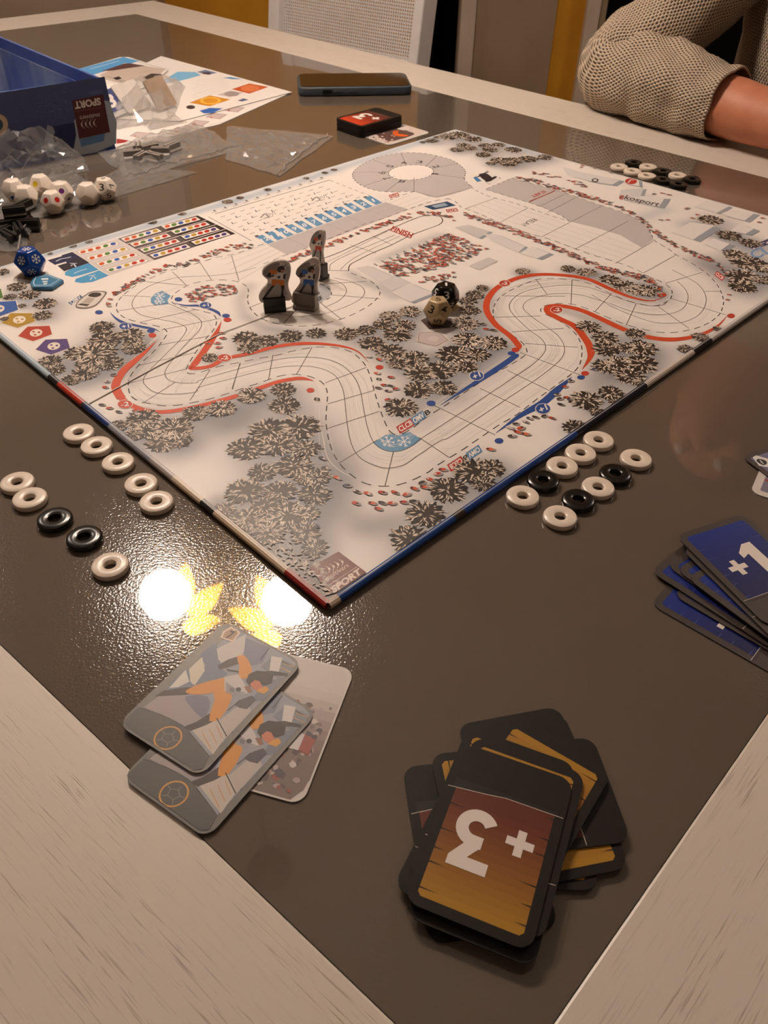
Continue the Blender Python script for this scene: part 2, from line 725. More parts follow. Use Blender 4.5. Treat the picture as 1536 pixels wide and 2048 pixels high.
def frame_board(pts, along):
    """oak board, own local x along the grain"""
    cx = sum(p[0] for p in pts) / 4
    cy = sum(p[1] for p in pts) / 4
    an = atan2(along[1], along[0])
    ca, sa = cos(an), sin(an)
    loc = [((p[0] - cx) * ca + (p[1] - cy) * sa, -(p[0] - cx) * sa + (p[1] - cy) * ca) for p in pts]
    o = MB().prism(loc, -0.045, 0.0).build('frame_board', woodm, table, bevel=0.0012, seg=2)
    o.location = (cx - GC[0], cy - GC[1], TZ)
    o.rotation_euler = (0, 0, an)
    return o


def ext(p, q, t):
    return (q[0] + (q[0] - p[0]) / hypot(q[0] - p[0], q[1] - p[1]) * t, q[1] + (q[1] - p[1]) / hypot(q[0] - p[0], q[1] - p[1]) * t)


# long boards (near-left and far-right) run through, short boards sit between them
dl = (GL[0] - GN[0], GL[1] - GN[1])
ds = (GR[0] - GN[0], GR[1] - GN[1])
NE = isect(GL, GN, ON, OR_)         # glass edge line carried to the outer edge
LE = isect(GN, GL, OF, OL)
RE = isect(GF, GR, ON, OR_)
FE = isect(GR, GF, OL, OF)
frame_board([ON, NE, LE, OL], dl)
frame_board([RE, OR_, OF, FE], dl)
frame_board([NE, RE, GR, GN], ds)
frame_board([GL, GF, FE, LE], ds)
for p in (ON, OR_, OF, OL):
    x, y = GC[0] + (p[0] - GC[0]) * 0.94, GC[1] + (p[1] - GC[1]) * 0.94
    MB().box((-0.04, -0.04, 0), (0.04, 0.04, TZ - 0.045), Matrix.Translation((x - GC[0], y - GC[1], 0)) @ Matrix.Rotation(atan2(ds[1], ds[0]), 4, 'Z')).build('leg', woodm, table, bevel=0.003)
MB().prism([lerp(p, GC, 0.03) for p in (NE, RE, FE, LE)], TZ - 0.07, TZ - 0.0455).build('apron', woodm, table, ORG)

# ================================================================== PENDANT LAMP over the table
lampc = Vector((-0.269, 0.974, TZ + 0.75))
lamp = empty('pendant_lamp', (lampc.x, lampc.y, 2.5))
tag(lamp, 'two-bulb pendant lamp with yellow petals hanging over the table', 'lamp')
brass = mat('dark_bronze', (70, 58, 46), 0.35, 0.5, 0.8)
LO = (lampc.x, lampc.y, 2.5)
MB().lathe([(0.0, 2.5), (0.055, 2.5), (0.055, 2.482), (0.012, 2.472), (0.0, 2.472)], 24, Matrix.Translation((lampc.x, lampc.y, 0))).build('canopy', brass, lamp, LO, smooth=True, auto=0.6)
MB().tube([(lampc.x, lampc.y, 2.475), (lampc.x, lampc.y, lampc.z + 0.10)], 0.003, 8).build('cord', brass, lamp, LO, smooth=True)
em = bpy.data.materials.new('lit_bulb')
em.use_nodes = True
en = em.node_tree.nodes
en.clear()
eo = en.new('ShaderNodeOutputMaterial')
ee = en.new('ShaderNodeEmission')
ee.inputs[0].default_value = (*LAMP_COLOR, 1)
ee.inputs[1].default_value = LAMP_STRENGTH
em.node_tree.links.new(ee.outputs[0], eo.inputs[0])
pet = mat('yellow_petal', (228, 176, 40), 0.5, 0.3)
pet.node_tree.nodes['Principled BSDF'].inputs['Transmission Weight'].default_value = 0.0
MB().tube([(-0.375, 0.977, lampc.z + 0.10), (-0.163, 0.971, lampc.z + 0.10)], 0.006, 10).build('arm', brass, lamp, LO, smooth=True)
rl = random.Random(5)
for bi, (bx, by) in enumerate(((-0.375, 0.977), (-0.163, 0.971))):
    sock = MB().lathe([(0.0, 0.10), (0.016, 0.10), (0.018, 0.045), (0.0, 0.045)], 20, Matrix.Translation((bx, by, lampc.z))).build('socket', brass, lamp, LO, smooth=True, auto=0.6)
    pr = [(0.0, -0.044)] + [(0.0445 * sin(t * pi / 6), -0.0445 * cos(t * pi / 6)) for t in range(1, 5)] + [(0.014, 0.046)]
    MB().lathe(pr, 14, Matrix.Translation((bx, by, lampc.z))).build('bulb', em, sock, LO, smooth=True)
    for k in range(3):
        an = (0.15 + bi * 2.6) + k * 0.9 - 0.5
        r0, r1 = 0.030, 0.105
        pts = []
        mbp = MB()
        vs = []
        for i in range(7):
            t = i / 6
            r = r0 + (r1 - r0) * t
            wv = 0.026 * sin(pi * min(1, 0.12 + 0.88 * t)) + 0.001
            z = lampc.z + 0.058 - 0.035 * t * t
            for sgn in (-1, 1):
                for dzz in (0, 0.0012):
                    vs.append((bx + r * cos(an) - sgn * wv * sin(an), by + r * sin(an) + sgn * wv * cos(an), z + dzz))
        fs = []
        for i in range(6):
            q = i * 4
            fs += [(q, q + 2, q + 6, q + 4), (q + 1, q + 5, q + 7, q + 3), (q, q + 4, q + 5, q + 1), (q + 2, q + 3, q + 7, q + 6)]
        fs += [(0, 1, 3, 2), (24, 26, 27, 25)]
        mbp.add(vs, fs).build('petal', pet, lamp, LO)

# round ceiling fill lights, added out of view to brighten the walls
em2 = em.copy()
em2.name = 'fill_diffuser'
em2.node_tree.nodes['Emission'].inputs[1].default_value = FILL_STRENGTH
em3 = em2.copy()
em3.name = 'dim_fill_diffuser'
em3.node_tree.nodes['Emission'].inputs[1].default_value = FILL_STRENGTH * 0.33
for (x, y, lb) in ((0.9, -1.1, 'added round fill light on the ceiling near the front wall'), (-1.75, 2.1, 'added round fill light on the ceiling in the back left corner'), (1.75, 2.1, 'added round fill light on the ceiling in the back right corner')):
    cl = empty('fill_light', (x, y, 2.5))
    tag(cl, lb, 'lamp', 'added ceiling fill lights')
    MB().lathe([(0.0, 0.0), (0.20, 0.0), (0.20, -0.03), (0.185, -0.03), (0.185, -0.01), (0.0, -0.01)], 32).build('rim', brass, cl, smooth=True, auto=0.6)
    MB().lathe([(0.180, -0.020), (0.12, -0.048), (0.0, -0.055)], 16).build('diffuser', em3 if y < 0 else em2, cl, smooth=True)

# ================================================================== WHITE CHAIR
whitep = mottled('white_lacquer', (240, 234, 230), (232, 226, 222), 20, 0.35)
pL, pR = at(535, 55, -0.09), at(835, 112, -0.09)
ca_ = Vector((pR.x - pL.x, pR.y - pL.y, 0))
CWID = ca_.length
ca_.normalize()
co_ = Vector((-ca_.y, ca_.x, 0))
if co_.y < 0:
    co_ = -co_
chx = (pL + pR) / 2
# local frame: x along the back, y outward (away from the table), z up; origin on the floor under the back
ang = atan2(ca_.y, ca_.x)
chair = empty('dining_chair', (chx.x, chx.y, 0), (0, 0, ang))
tag(chair, 'white dining chair with woven mesh backrest beyond the far table edge', 'chair')
SH, TH = 0.45, TZ + 0.17
zb = TZ - 0.09


def rec(z):                       # recline of the backrest
    return 0.16 * (z - zb)


hw = CWID / 2
bot = 0.46


def stile(x0, x1):
    mb = MB()
    v = []
    for z in (0.0, bot, TH):
        y = rec(z) if z > 0.1 else rec(bot) + 0.05
        for (x, yy) in ((x0, y), (x1, y), (x1, y + 0.05), (x0, y + 0.05)):
            v.append((x, yy, z))
    f = [(0, 3, 2, 1), (8, 9, 10, 11)]
    for k in (0, 4):
        for i in range(4):
            j = (i + 1) % 4
            f.append((k + i, k + j, k + 4 + j, k + 4 + i))
    return mb.add(v, f)


stile(-hw, -hw + 0.030).build('back_leg', whitep, chair, bevel=0.003)
stile(hw - 0.022, hw).build('back_leg', whitep, chair, bevel=0.003)
x0, x1 = -hw + 0.030, hw - 0.022
for z0, z1 in ((TZ - 0.145, TZ - 0.105), (TH - 0.045, TH)):
    MB().add([(x0, rec(z0) + 0.008, z0), (x1, rec(z0) + 0.008, z0), (x1, rec(z0) + 0.04, z0), (x0, rec(z0) + 0.04, z0),
              (x0, rec(z1) + 0.008, z1), (x1, rec(z1) + 0.008, z1), (x1, rec(z1) + 0.04, z1), (x0, rec(z1) + 0.04, z1)],
             [(3, 2, 1, 0), (4, 5, 6, 7), (0, 1, 5, 4), (1, 2, 6, 5), (2, 3, 7, 6), (3, 0, 4, 7)]).build('back_rail', whitep, chair, bevel=0.003)
mbw = MB()
pz0, pz1 = TZ - 0.105, TH - 0.045
npz = int((pz1 - pz0) / 0.0058)
for i in range(npz):
    z = pz0 + (i + 0.5) * (pz1 - pz0) / npz
    y = rec(z) + 0.020
    mbw.box((x0, y, z - 0.0014), (x1, y + 0.0022, z + 0.0014))
npx = int((x1 - x0) / 0.0056)
for i in range(npx + 1):
    x = x0 + i * (x1 - x0) / npx
    wv = 0.0010
    mbw.add([(x - wv, rec(pz0) + 0.0190, pz0), (x + wv, rec(pz0) + 0.0190, pz0), (x + wv, rec(pz0) + 0.0212, pz0), (x - wv, rec(pz0) + 0.0212, pz0),
             (x - wv, rec(pz1) + 0.0190, pz1), (x + wv, rec(pz1) + 0.0190, pz1), (x + wv, rec(pz1) + 0.0212, pz1), (x - wv, rec(pz1) + 0.0212, pz1)],
            [(3, 2, 1, 0), (4, 5, 6, 7), (0, 1, 5, 4), (1, 2, 6, 5), (2, 3, 7, 6), (3, 0, 4, 7)])
tag(mbw.build('woven_panel', whitep, chair), 'white woven mesh filling of the backrest', kind='stuff')
MB().box((-hw, -0.42, SH - 0.04), (hw, -0.02, SH)).build('seat', whitep, chair, bevel=0.008)
for sx in (-1, 1):
    MB().box((sx * (hw - 0.02) - 0.018, -0.41, 0), (sx * (hw - 0.02) + 0.018, -0.374, SH - 0.04)).build('front_leg', whitep, chair, bevel=0.003)

# ================================================================== PERSON at the far side
knit = knit_mat()
skinm = mottled('skin', (196, 128, 96), (186, 116, 86), 60, 0.5, bump=0.15, bscale=700, spec=0.35)
PC = Vector((0.590, 1.140, 0))
pf = Vector((-0.65, -0.76, 0))
prt = Vector((-0.76, 0.65, 0))


def PP(r, f, z):
    """person point: metres to their right, forward, above the table top"""
    return PC + prt * r + pf * f + Vector((0, 0, TZ + z))


S1, S2 = Vector((0.50, 1.22, TZ + 0.235)), Vector((0.758, 1.006, TZ + 0.235))
E1 = at(1224, 218, 0.0) + Vector((0, 0, 0.045))
CU1 = at(1436, 283, 0.0) + Vector((0, 0, 0.0385))
fd = (CU1 - E1).normalized()
W1 = CU1 + fd * 0.055
W1.z = TZ + 0.036
E2 = Vector((0.665, 0.775, TZ + 0.055))
W2 = Vector((0.540, 0.760, TZ + 0.040))
fd2 = (W2 - E2).normalized()


def finger_dirs(fd):
    side = Vector((-fd.y, fd.x, 0))
    return side


def skin_body():
    V, E, Rr = [], [], []

    def nd(p, r, par=None):
        V.append(tuple(p))
        Rr.append(r if isinstance(r, tuple) else (r, r))
        if par is not None:
            E.append((par, len(V) - 1))
        return len(V) - 1
    pel = nd(PP(0, -0.06, -0.24), (0.15, 0.11))
    sp = nd(PP(0, -0.04, -0.08), (0.135, 0.10), pel)
    ch = nd(PP(0, 0.0, 0.10), (0.145, 0.105), sp)
    nb = nd(PP(0, 0.03, 0.25), 0.07, ch)
    nk = nd(PP(0, 0.06, 0.32), 0.052, nb)
    hd0 = nd(PP(0, 0.08, 0.38), (0.070, 0.080), nk)
    hd1 = nd(PP(0, 0.085, 0.46), (0.078, 0.096), hd0)
    nd(PP(0, 0.075, 0.53), (0.060, 0.070), hd1)
    nd(PP(0, 0.20, 0.425), 0.012, hd0)
    for sg in (-1, 1):
        nd(PP(sg * 0.088, 0.075, 0.44), 0.014, hd0)
    for (S, E_, W, fdd, thumb) in ((S1, E1, W1, fd, 1), (S2, E2, W2, fd2, -1)):
        s = nd(S, 0.055, ch)
        m_ = nd((S + E_) / 2, 0.039, s)
        e = nd(E_, 0.034, m_)
        f1 = nd(E_ + (W - E_) * 0.35, 0.035, e)
        f2 = nd(E_ + (W - E_) * 0.75, 0.035, f1)
        wv = nd(W, (0.031, 0.031), f2)
        wv = nd(W + fdd * 0.03, (0.029, 0.026), wv)
        side = Vector((-fdd.y, fdd.x, 0)) * thumb
        base = W + fdd * 0.035
        base.z = TZ + 0.030
        pm = nd(base, (0.030, 0.018), wv)
        kn = W + fdd * 0.085
        for k, (o_, L) in enumerate(((-0.026, 0.062), (-0.009, 0.075), (0.009, 0.080), (0.026, 0.070))):
            b = kn - side * (-o_)
            b.z = TZ + 0.030
            j0 = nd(b, 0.0095, pm)
            q1 = b + fdd * L * 0.45
            q1.z = TZ + 0.030
            j1 = nd(q1, 0.0085, j0)
            q2 = b + fdd * L * 0.78
            q2.z = TZ + 0.019
            j2 = nd(q2, 0.0078, j1)
            q3 = b + fdd * L
            q3.z = TZ + 0.010
            nd(q3, 0.0068, j2)
        t0 = base + side * 0.034 + fdd * 0.012
        t0.z = TZ + 0.022
        j0 = nd(t0, 0.011, pm)
        t1 = t0 + side * 0.018 + fdd * 0.030
        t1.z = TZ + 0.017
        j1 = nd(t1, 0.0095, j0)
        t2 = t1 + side * 0.006 + fdd * 0.024
        t2.z = TZ + 0.011
        nd(t2, 0.008, j1)
    for sg in (-1, 1):
        h = nd(PP(sg * 0.10, 0.02, -0.27), 0.085, pel)
        k = nd(PP(sg * 0.13, 0.36, -0.255), 0.060, h)
        a_ = nd(PP(sg * 0.13, 0.34, -0.67), 0.040, k)
        nd(PP(sg * 0.14, 0.48, -0.715), 0.030, a_)
    me = bpy.data.meshes.new('person')
    me.from_pydata(V, E, [])
    o = link(bpy.data.objects.new('tmp_body', me))
    md = o.modifiers.new('Skin', 'SKIN')
    for i, sv in enumerate(me.skin_vertices[0].data):
        sv.radius = Rr[i]
        sv.use_root = (i == 0)
    sb = o.modifiers.new('Sub', 'SUBSURF')
    sb.levels = sb.render_levels = 2
    dg = bpy.context.evaluated_depsgraph_get()
    me2 = bpy.data.meshes.new_from_object(o.evaluated_get(dg))
    bpy.data.objects.remove(o)
    me2.name = 'person'
    me2.shade_smooth()
    return me2


PORG = PP(0, 0, -TZ)
bme = skin_body()
bme.transform(Matrix.Translation(-PORG))
person = obj_from('person', bme, skinm, None, PORG)
tag(person, 'person in an oatmeal knitted jumper leaning one forearm on the far table edge', 'person')


def sweep(pts, rad, n=40, sub=10, wr=0.0, floor=None, seed=1):
    """tube with uv in metres, along a smooth path; rad per control point"""
    P = []
    N = len(pts)
    for i in range(N - 1):
        a, b, c, d = pts[max(i - 1, 0)], pts[i], pts[i + 1], pts[min(i + 2, N - 1)]
        ra, rb = rad[i], rad[i + 1]
        for k in range(sub):
            t = k / sub
            P.append((0.5 * (2 * b + (c - a) * t + (2 * a - 5 * b + 4 * c - d) * t * t + (3 * b - a - 3 * c + d) * t ** 3), ra + (rb - ra) * t))
    P.append((pts[-1], rad[-1]))
    mb = MB()
    uv = []
    vs = []
    u0 = None
    dist = 0.0
    for i, (c, r) in enumerate(P):
        t = (P[min(i + 1, len(P) - 1)][0] - P[max(i - 1, 0)][0]).normalized()
        if u0 is None:
            u0 = t.cross(Vector((0, 0, 1))).normalized()
        u0 = (u0 - t * u0.dot(t)).normalized()
        w_ = t.cross(u0)
        if i:
            dist += (c - P[i - 1][0]).length
        for j in range(n + 1):
            a = 2 * pi * j / n
            d = u0 * cos(a) + w_ * sin(a)
            wrk = wr * (noise.noise(Vector((cos(a) * 1.3, sin(a) * 1.3, dist * 28 + seed))) + 0.6 * noise.noise(Vector((cos(a) * 2.5 + 7, sin(a) * 2.5, dist * 55 + seed))))
            q = c + d * (r + wrk)
            if floor is not None and q.z < floor:
                q.z = floor
            vs.append(q)
            uv.append((a * 0.05, dist))
    f = []
    for i in range(len(P) - 1):
        for j in range(n):
            f.append((i * (n + 1) + j, (i + 1) * (n + 1) + j, (i + 1) * (n + 1) + j + 1, i * (n + 1) + j + 1))
    return vs, f, uv


def jumper():
    mb = MB()
    mb.uv = []
    up = Vector((0, 0, 1))

    def addsw(*a, **k):
        vs, f, uv = sweep(*a, **k)
        mb.add(vs, f)
        mb.uv += uv
    mid1 = (S1 + E1) / 2
    e_up = E1 + (S1 - E1).normalized() * 0.055
    e_fw = E1 + (CU1 - E1).normalized() * 0.050
    sl1 = [S1 + (S1 - E1) * 0.10, S1, S1 + (E1 - S1) * 0.45, e_up, E1 - fd * 0.004, e_fw, E1 + (CU1 - E1) * 0.55, CU1 - fd * 0.02, CU1]
    addsw(sl1, [0.064, 0.060, 0.049, 0.047, 0.046, 0.045, 0.043, 0.039, 0.0385], 48, 12, wr=0.0055, floor=TZ + 0.0012, seed=3)
    e2u = E2 + (S2 - E2).normalized() * 0.05
    e2f = E2 + fd2 * 0.04
    addsw([S2 + (S2 - E2) * 0.10, S2, (S2 + E2) / 2, e2u, E2, e2f, W2 - fd2 * 0.045], [0.068, 0.066, 0.056, 0.054, 0.052, 0.050, 0.044], 40, 8, wr=0.004, floor=TZ + 0.0012, seed=9)
    # torso: stacked ellipses
    n = 56
    rows = [(-0.30, 0.175, 0.125, -0.05), (-0.22, 0.172, 0.122, -0.05), (-0.12, 0.163, 0.116, -0.035), (0.0, 0.162, 0.116, -0.01), (0.10, 0.168, 0.120, 0.0), (0.18, 0.172, 0.112, 0.01), (0.235, 0.158, 0.095, 0.02), (0.27, 0.105, 0.078, 0.03), (0.292, 0.066, 0.062, 0.045)]
    sm = []
    for i in range(len(rows) - 1):
        for k in range(4):
            sm.append(lerp(rows[i], rows[i + 1], k / 4))
    sm.append(rows[-1])
    vs, f = [], []
    for (z, rx, ry, fo) in sm:
        for j in range(n + 1):
            a = 2 * pi * j / n
            wk = 1 + 0.03 * noise.noise(Vector((cos(a) * 2, sin(a) * 2, z * 18)))
            vs.append(PP(rx * cos(a) * wk, fo + ry * sin(a) * wk, z))
            mb.uv.append((a * 0.15, z))
    for i in range(len(sm) - 1):
        for j in range(n):
            f.append((i * (n + 1) + j, i * (n + 1) + j + 1, (i + 1) * (n + 1) + j + 1, (i + 1) * (n + 1) + j))
    mb.add(vs, f)
    o = mb.build('jumper', knit, person, PORG, smooth=True)
    o.modifiers.new('t', 'SOLIDIFY').thickness = 0.0025
    tag(o, 'oatmeal chunky knit jumper')
    return o


jumper()
# trousers, shoes, hair
mb = MB()
for sg in (-1, 1):
    vs, f, uv = sweep([PP(sg * 0.09, -0.08, -0.26), PP(sg * 0.11, 0.06, -0.262), PP(sg * 0.13, 0.30, -0.255), PP(sg * 0.13, 0.37, -0.29), PP(sg * 0.13, 0.355, -0.45), PP(sg * 0.13, 0.34, -0.66)], [0.105, 0.10, 0.078, 0.074, 0.062, 0.055], 24, 6)
    mb.add(vs, f)
mb.build('trousers', mat('dark_denim', (30, 30, 40), 0.9, 0.2), person, PORG, smooth=True)
mb = MB()
hb = PP(0, 0.06, 0.475)
vs, f = [], []
for i in range(13):
    th = pi * i / 12 * 0.62
    for j in range(28):
        a = 2 * pi * j / 28
        fr = 1.0 if sin(a) < 0.3 else 0.86
        r_ = 0.100 * (1 + 0.04 * noise.noise(Vector((cos(a) * 6, sin(a) * 6, i))))
        vs.append(hb + prt * (r_ * sin(th) * cos(a)) + pf * (r_ * 1.12 * sin(th) * sin(a) * fr) + Vector((0, 0, r_ * 0.95 * cos(th))))
for i in range(12):
    for j in range(28):
        k = (j + 1) % 28
        f.append((i * 28 + j, i * 28 + k, (i + 1) * 28 + k, (i + 1) * 28 + j))
mb.add(vs, f).build('hair', mottled('brown_hair', (52, 34, 24), (38, 24, 17), 40, 0.5, stretch=(4, 4, 0.5)), person, PORG, smooth=True)
for sg in (-1, 1):
    MB().lathe([(0.0, 0.011), (0.008, 0.008), (0.011, 0.0), (0.008, -0.008), (0.0, -0.011)], 12, Matrix.Translation(PP(sg * 0.032, 0.168, 0.452))).build('eye', mat('eye_white', (225, 220, 214), 0.2), person, PORG, smooth=True)
    MB().box((-0.045, -0.12, 0), (0.045, 0.14, 0.07), Matrix.Translation(PP(sg * 0.135, 0.40, -TZ)) @ Matrix.Rotation(atan2(pf.y, pf.x) - pi / 2, 4, 'Z')).build('shoe', mat('dark_shoe', (32, 28, 26), 0.6), person, PORG, bevel=0.02, seg=3)

# ================================================================== GAME BOARD
import numpy as np
ZB = 0.0048


def BP(x, y):
    p = at(x, y, ZB)
    return (p.x, p.y)


bN, bR, bF, bL = BP(656, 1205), BP(1706, 479), BP(911, 259), BP(-118, 570)
BC = ((bN[0] + bR[0] + bF[0] + bL[0]) / 4, (bN[1] + bR[1] + bF[1] + bL[1]) / 4)
board = empty('game_board', (BC[0], BC[1], TZ))
tag(board, 'large unfolded winter race board with snowy track and forest print', 'game board')
BO = (BC[0], BC[1], TZ)


def loc(x, y, z):
    return (x - BC[0], y - BC[1], z)


inkb = ink_mat('board_print', 0.38, 0.35)
core = mat('grey_board_core', (120, 112, 104), 0.8, 0.2)
mL, mR = lerp(bN, bL, 0.505), lerp(bR, bF, 0.505)
TB = 0.0040


def inset(quad, k):
    c = (sum(p[0] for p in quad) / 4, sum(p[1] for p in quad) / 4)
    return [lerp(p, c, k) for p in quad]


for quad in ([bN, bR, mR, mL], [mL, mR, bF, bL]):
    MB().prism(inset(quad, 0.0012), TZ + ZB - TB, TZ + ZB - 0.0003).build('panel', core, board, BO)

# trees: photo pixel centre and radius
TREES = []


def tr(ox, oy, s, lst):
    for (x, y, r) in lst:
        TREES.append((ox + x / s, oy + y / s, r / s))


tr(400, 620, 2.56, [(235, 145, 65), (250, 195, 55), (345, 160, 55), (460, 135, 60), (595, 120, 50), (750, 125, 60), (850, 105, 50), (935, 75, 50), (980, 35, 45), (1050, 80, 55), (1010, 125, 70), (880, 170, 65), (975, 215, 75), (1100, 250, 70), (1020, 270, 60), (1130, 320, 80), (1230, 310, 80), (1250, 400, 65), (1120, 410, 75), (1030, 500, 80), (1080, 15, 45), (1360, 70, 65), (1370, 155, 70), (1300, 230, 85), (1420, 230, 65), (1500, 175, 50), (1360, 290, 60), (50, 245, 40), (260, 440, 65), (425, 410, 60), (435, 490, 75), (110, 505, 65), (0, 530, 40), (360, 620, 100), (510, 600, 100), (240, 710, 90), (400, 690, 90), (540, 710, 70), (480, 800, 90), (540, 860, 60), (600, 860, 70), (320, 830, 70), (230, 930, 95), (410, 930, 80), (585, 945, 80), (120, 1030, 60), (330, 1010, 70), (250, 1080, 90), (450, 1050, 100), (550, 1040, 60), (350, 1140, 85), (540, 1140, 75), (590, 1220, 65), (1270, 920, 95), (1155, 1045, 95), (1070, 1170, 95), (1400, 830, 100), (1490, 810, 70), (1450, 890, 60)])
tr(80, 520, 3.0, [(370, 405, 70), (545, 450, 75), (390, 480, 100), (230, 560, 80), (330, 560, 120), (420, 620, 80), (560, 530, 70), (300, 620, 80), (60, 610, 70), (90, 660, 60), (190, 720, 60), (270, 680, 80), (560, 500, 60), (620, 960, 100), (460, 1000, 60), (560, 1050, 60), (640, 1020, 90), (800, 1010, 110), (740, 1090, 100), (830, 1080, 80), (930, 920, 75), (1090, 895, 80), (1270, 815, 80)])
tr(0, 420, 6.825, [(20, 850, 100), (230, 1050, 130), (400, 1160, 140), (140, 1190, 90), (620, 1280, 155), (580, 1440, 130), (300, 1310, 60), (60, 1490, 60)])
tr(680, 250, 3.0, [(550, 95, 40), (650, 70, 60), (720, 60, 60), (800, 85, 50), (740, 125, 45), (700, 150, 40), (780, 140, 40), (870, 125, 40), (900, 150, 45), (950, 120, 40), (860, 180, 45), (1040, 150, 50), (960, 215, 55), (1040, 215, 55), (1130, 205, 55), (1230, 195, 45), (1010, 235, 50), (905, 232, 30), (1100, 880, 40), (1370, 865, 45), (1490, 885, 50), (855, 980, 40), (810, 1020, 55), (770, 1060, 55), (780, 1115, 60), (745, 1195, 75), (760, 1290, 80), (920, 1310, 80), (420, 1120, 60), (300, 1150, 60)])
tr(1024, 280, 3.0, [(60, 790, 40), (440, 795, 50), (590, 840, 60), (680, 880, 70), (760, 900, 75), (820, 905, 70), (1190, 480, 70), (1300, 575, 70), (1430, 620, 60), (1340, 690, 70), (1420, 740, 100), (1500, 760, 80), (1380, 820, 90), (1500, 840, 60), (1380, 880, 80)])
tr(1100, 560, 3.523, [(270, 330, 80), (390, 410, 90), (400, 490, 90), (540, 480, 70), (650, 480, 100), (390, 610, 90), (480, 590, 90), (640, 590, 110), (560, 680, 100), (630, 720, 60), (430, 800, 90), (250, 850, 110), (480, 860, 70), (330, 930, 55), (180, 1040, 85), (960, 490, 60), (1060, 405, 60), (1180, 345, 35), (600, 380, 70)])
EDGE_T = [(145, 492, 16), (178, 484, 14), (305, 445, 18), (364, 428, 15), (455, 404, 20), (480, 396, 14), (535, 380, 14), (612, 357, 12), (650, 346, 12), (668, 340, 12), (100, 508, 10), (845, 285, 12), (875, 275, 14)]

# soft painted ground, drawn on a fine grid
NU, NV = 300, 220
gu, gv = np.meshgrid(np.linspace(0, 1, NU), np.linspace(0, 1, NV), indexing='ij')
gx = (1 - gu) * (1 - gv) * bN[0] + gu * (1 - gv) * bR[0] + gu * gv * bF[0] + (1 - gu) * gv * bL[0]
gy = (1 - gu) * (1 - gv) * bN[1] + gu * (1 - gv) * bR[1] + gu * gv * bF[1] + (1 - gu) * gv * bL[1]
base = np.zeros((NU, NV, 3))
base[:] = lin((232, 224, 216))[:3]


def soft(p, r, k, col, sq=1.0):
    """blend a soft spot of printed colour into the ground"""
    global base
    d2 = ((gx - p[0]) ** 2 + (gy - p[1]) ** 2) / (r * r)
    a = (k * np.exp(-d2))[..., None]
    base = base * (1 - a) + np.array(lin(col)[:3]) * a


def wr_(x, y, r):
    a, b = BP(x, y), BP(x + r, y)
    return hypot(b[0] - a[0], b[1] - a[1])


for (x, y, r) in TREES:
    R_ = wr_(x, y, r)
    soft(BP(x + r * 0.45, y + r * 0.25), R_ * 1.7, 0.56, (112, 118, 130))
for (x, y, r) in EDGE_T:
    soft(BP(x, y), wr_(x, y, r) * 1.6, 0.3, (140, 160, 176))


def softline(pts, rpx, k, col, step=8):
    for i in range(len(pts) - 1):
        n = max(1, int(hypot(pts[i + 1][0] - pts[i][0], pts[i + 1][1] - pts[i][1]) / step))
        for j in range(n):
            q = lerp(pts[i], pts[i + 1], j / n)
            soft(BP(*q), wr_(q[0], q[1], rpx), min(0.6, k * 1.8), col)


gry, blu = (128, 128, 132), (150, 172, 190)
softline([(500, 570), (480, 600), (490, 632), (530, 656), (600, 664)], 16, 0.14, gry)
softline([(300, 690), (270, 735), (255, 780)], 24, 0.10, gry)
softline([(660, 900), (690, 945), (640, 1010), (600, 1090), (560, 1130)], 45, 0.10, gry)
softline([(470, 830), (440, 860), (520, 820)], 40, 0.08, gry)
softline([(700, 545), (720, 560), (760, 575), (800, 600)], 16, 0.16, (150, 152, 156))
softline([(760, 520), (830, 490), (890, 465)], 14, 0.13, (150, 150, 152))
softline([(985, 600), (975, 640), (1010, 670)], 18, 0.12, gry)
softline([(1110, 615), (1190, 640), (1260, 660)], 16, 0.10, gry)
softline([(1290, 570), (1330, 590)], 16, 0.2, (140, 140, 146))
softline([(1400, 520), (1450, 545), (1480, 570)], 32, 0.14, (110, 112, 122))
softline([(1380, 450), (1450, 470), (1520, 500)], 26, 0.16, (150, 156, 166))
softline([(1280, 390), (1330, 420), (1270, 440)], 18, 0.14, (176, 180, 186))
softline([(830, 740), (880, 720), (960, 700)], 30, 0.12, gry)
softline([(1180, 770), (1250, 740), (1320, 700)], 34, 0.10, gry)
softline([(690, 1010), (720, 1060), (800, 1040)], 36, 0.07, gry)
softline([(20, 590), (60, 600), (110, 610)], 22, 0.12, (160, 166, 176))
softline([(610, 1110), (640, 1160), (668, 1195), (590, 1130)], 26, 0.22, (104, 98, 96))
softline([(430, 1000), (500, 1070), (560, 1110)], 22, 0.18, (110, 106, 104))
softline([(-60, 545), (120, 502), (320, 445), (560, 375), (700, 330), (900, 265)], 13, 0.20, blu)
softline([(911, 262), (1010, 290), (1100, 316)], 10, 0.2, blu)
softline([(0, 690), (60, 735), (120, 775), (200, 835)], 12, 0.2, blu)
softline([(700, 1190), (840, 1090), (1000, 980)], 16, 0.10, (170, 172, 170))
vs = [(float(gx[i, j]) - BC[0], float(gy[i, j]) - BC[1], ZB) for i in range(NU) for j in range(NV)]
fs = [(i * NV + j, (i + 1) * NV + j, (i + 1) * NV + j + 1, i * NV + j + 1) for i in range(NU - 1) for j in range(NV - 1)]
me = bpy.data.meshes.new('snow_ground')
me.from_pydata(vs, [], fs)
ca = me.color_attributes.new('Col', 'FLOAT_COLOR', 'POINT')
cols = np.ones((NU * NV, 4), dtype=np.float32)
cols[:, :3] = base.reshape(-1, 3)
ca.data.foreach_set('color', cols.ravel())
sg_ = obj_from('snow_ground', me, inkb, board)

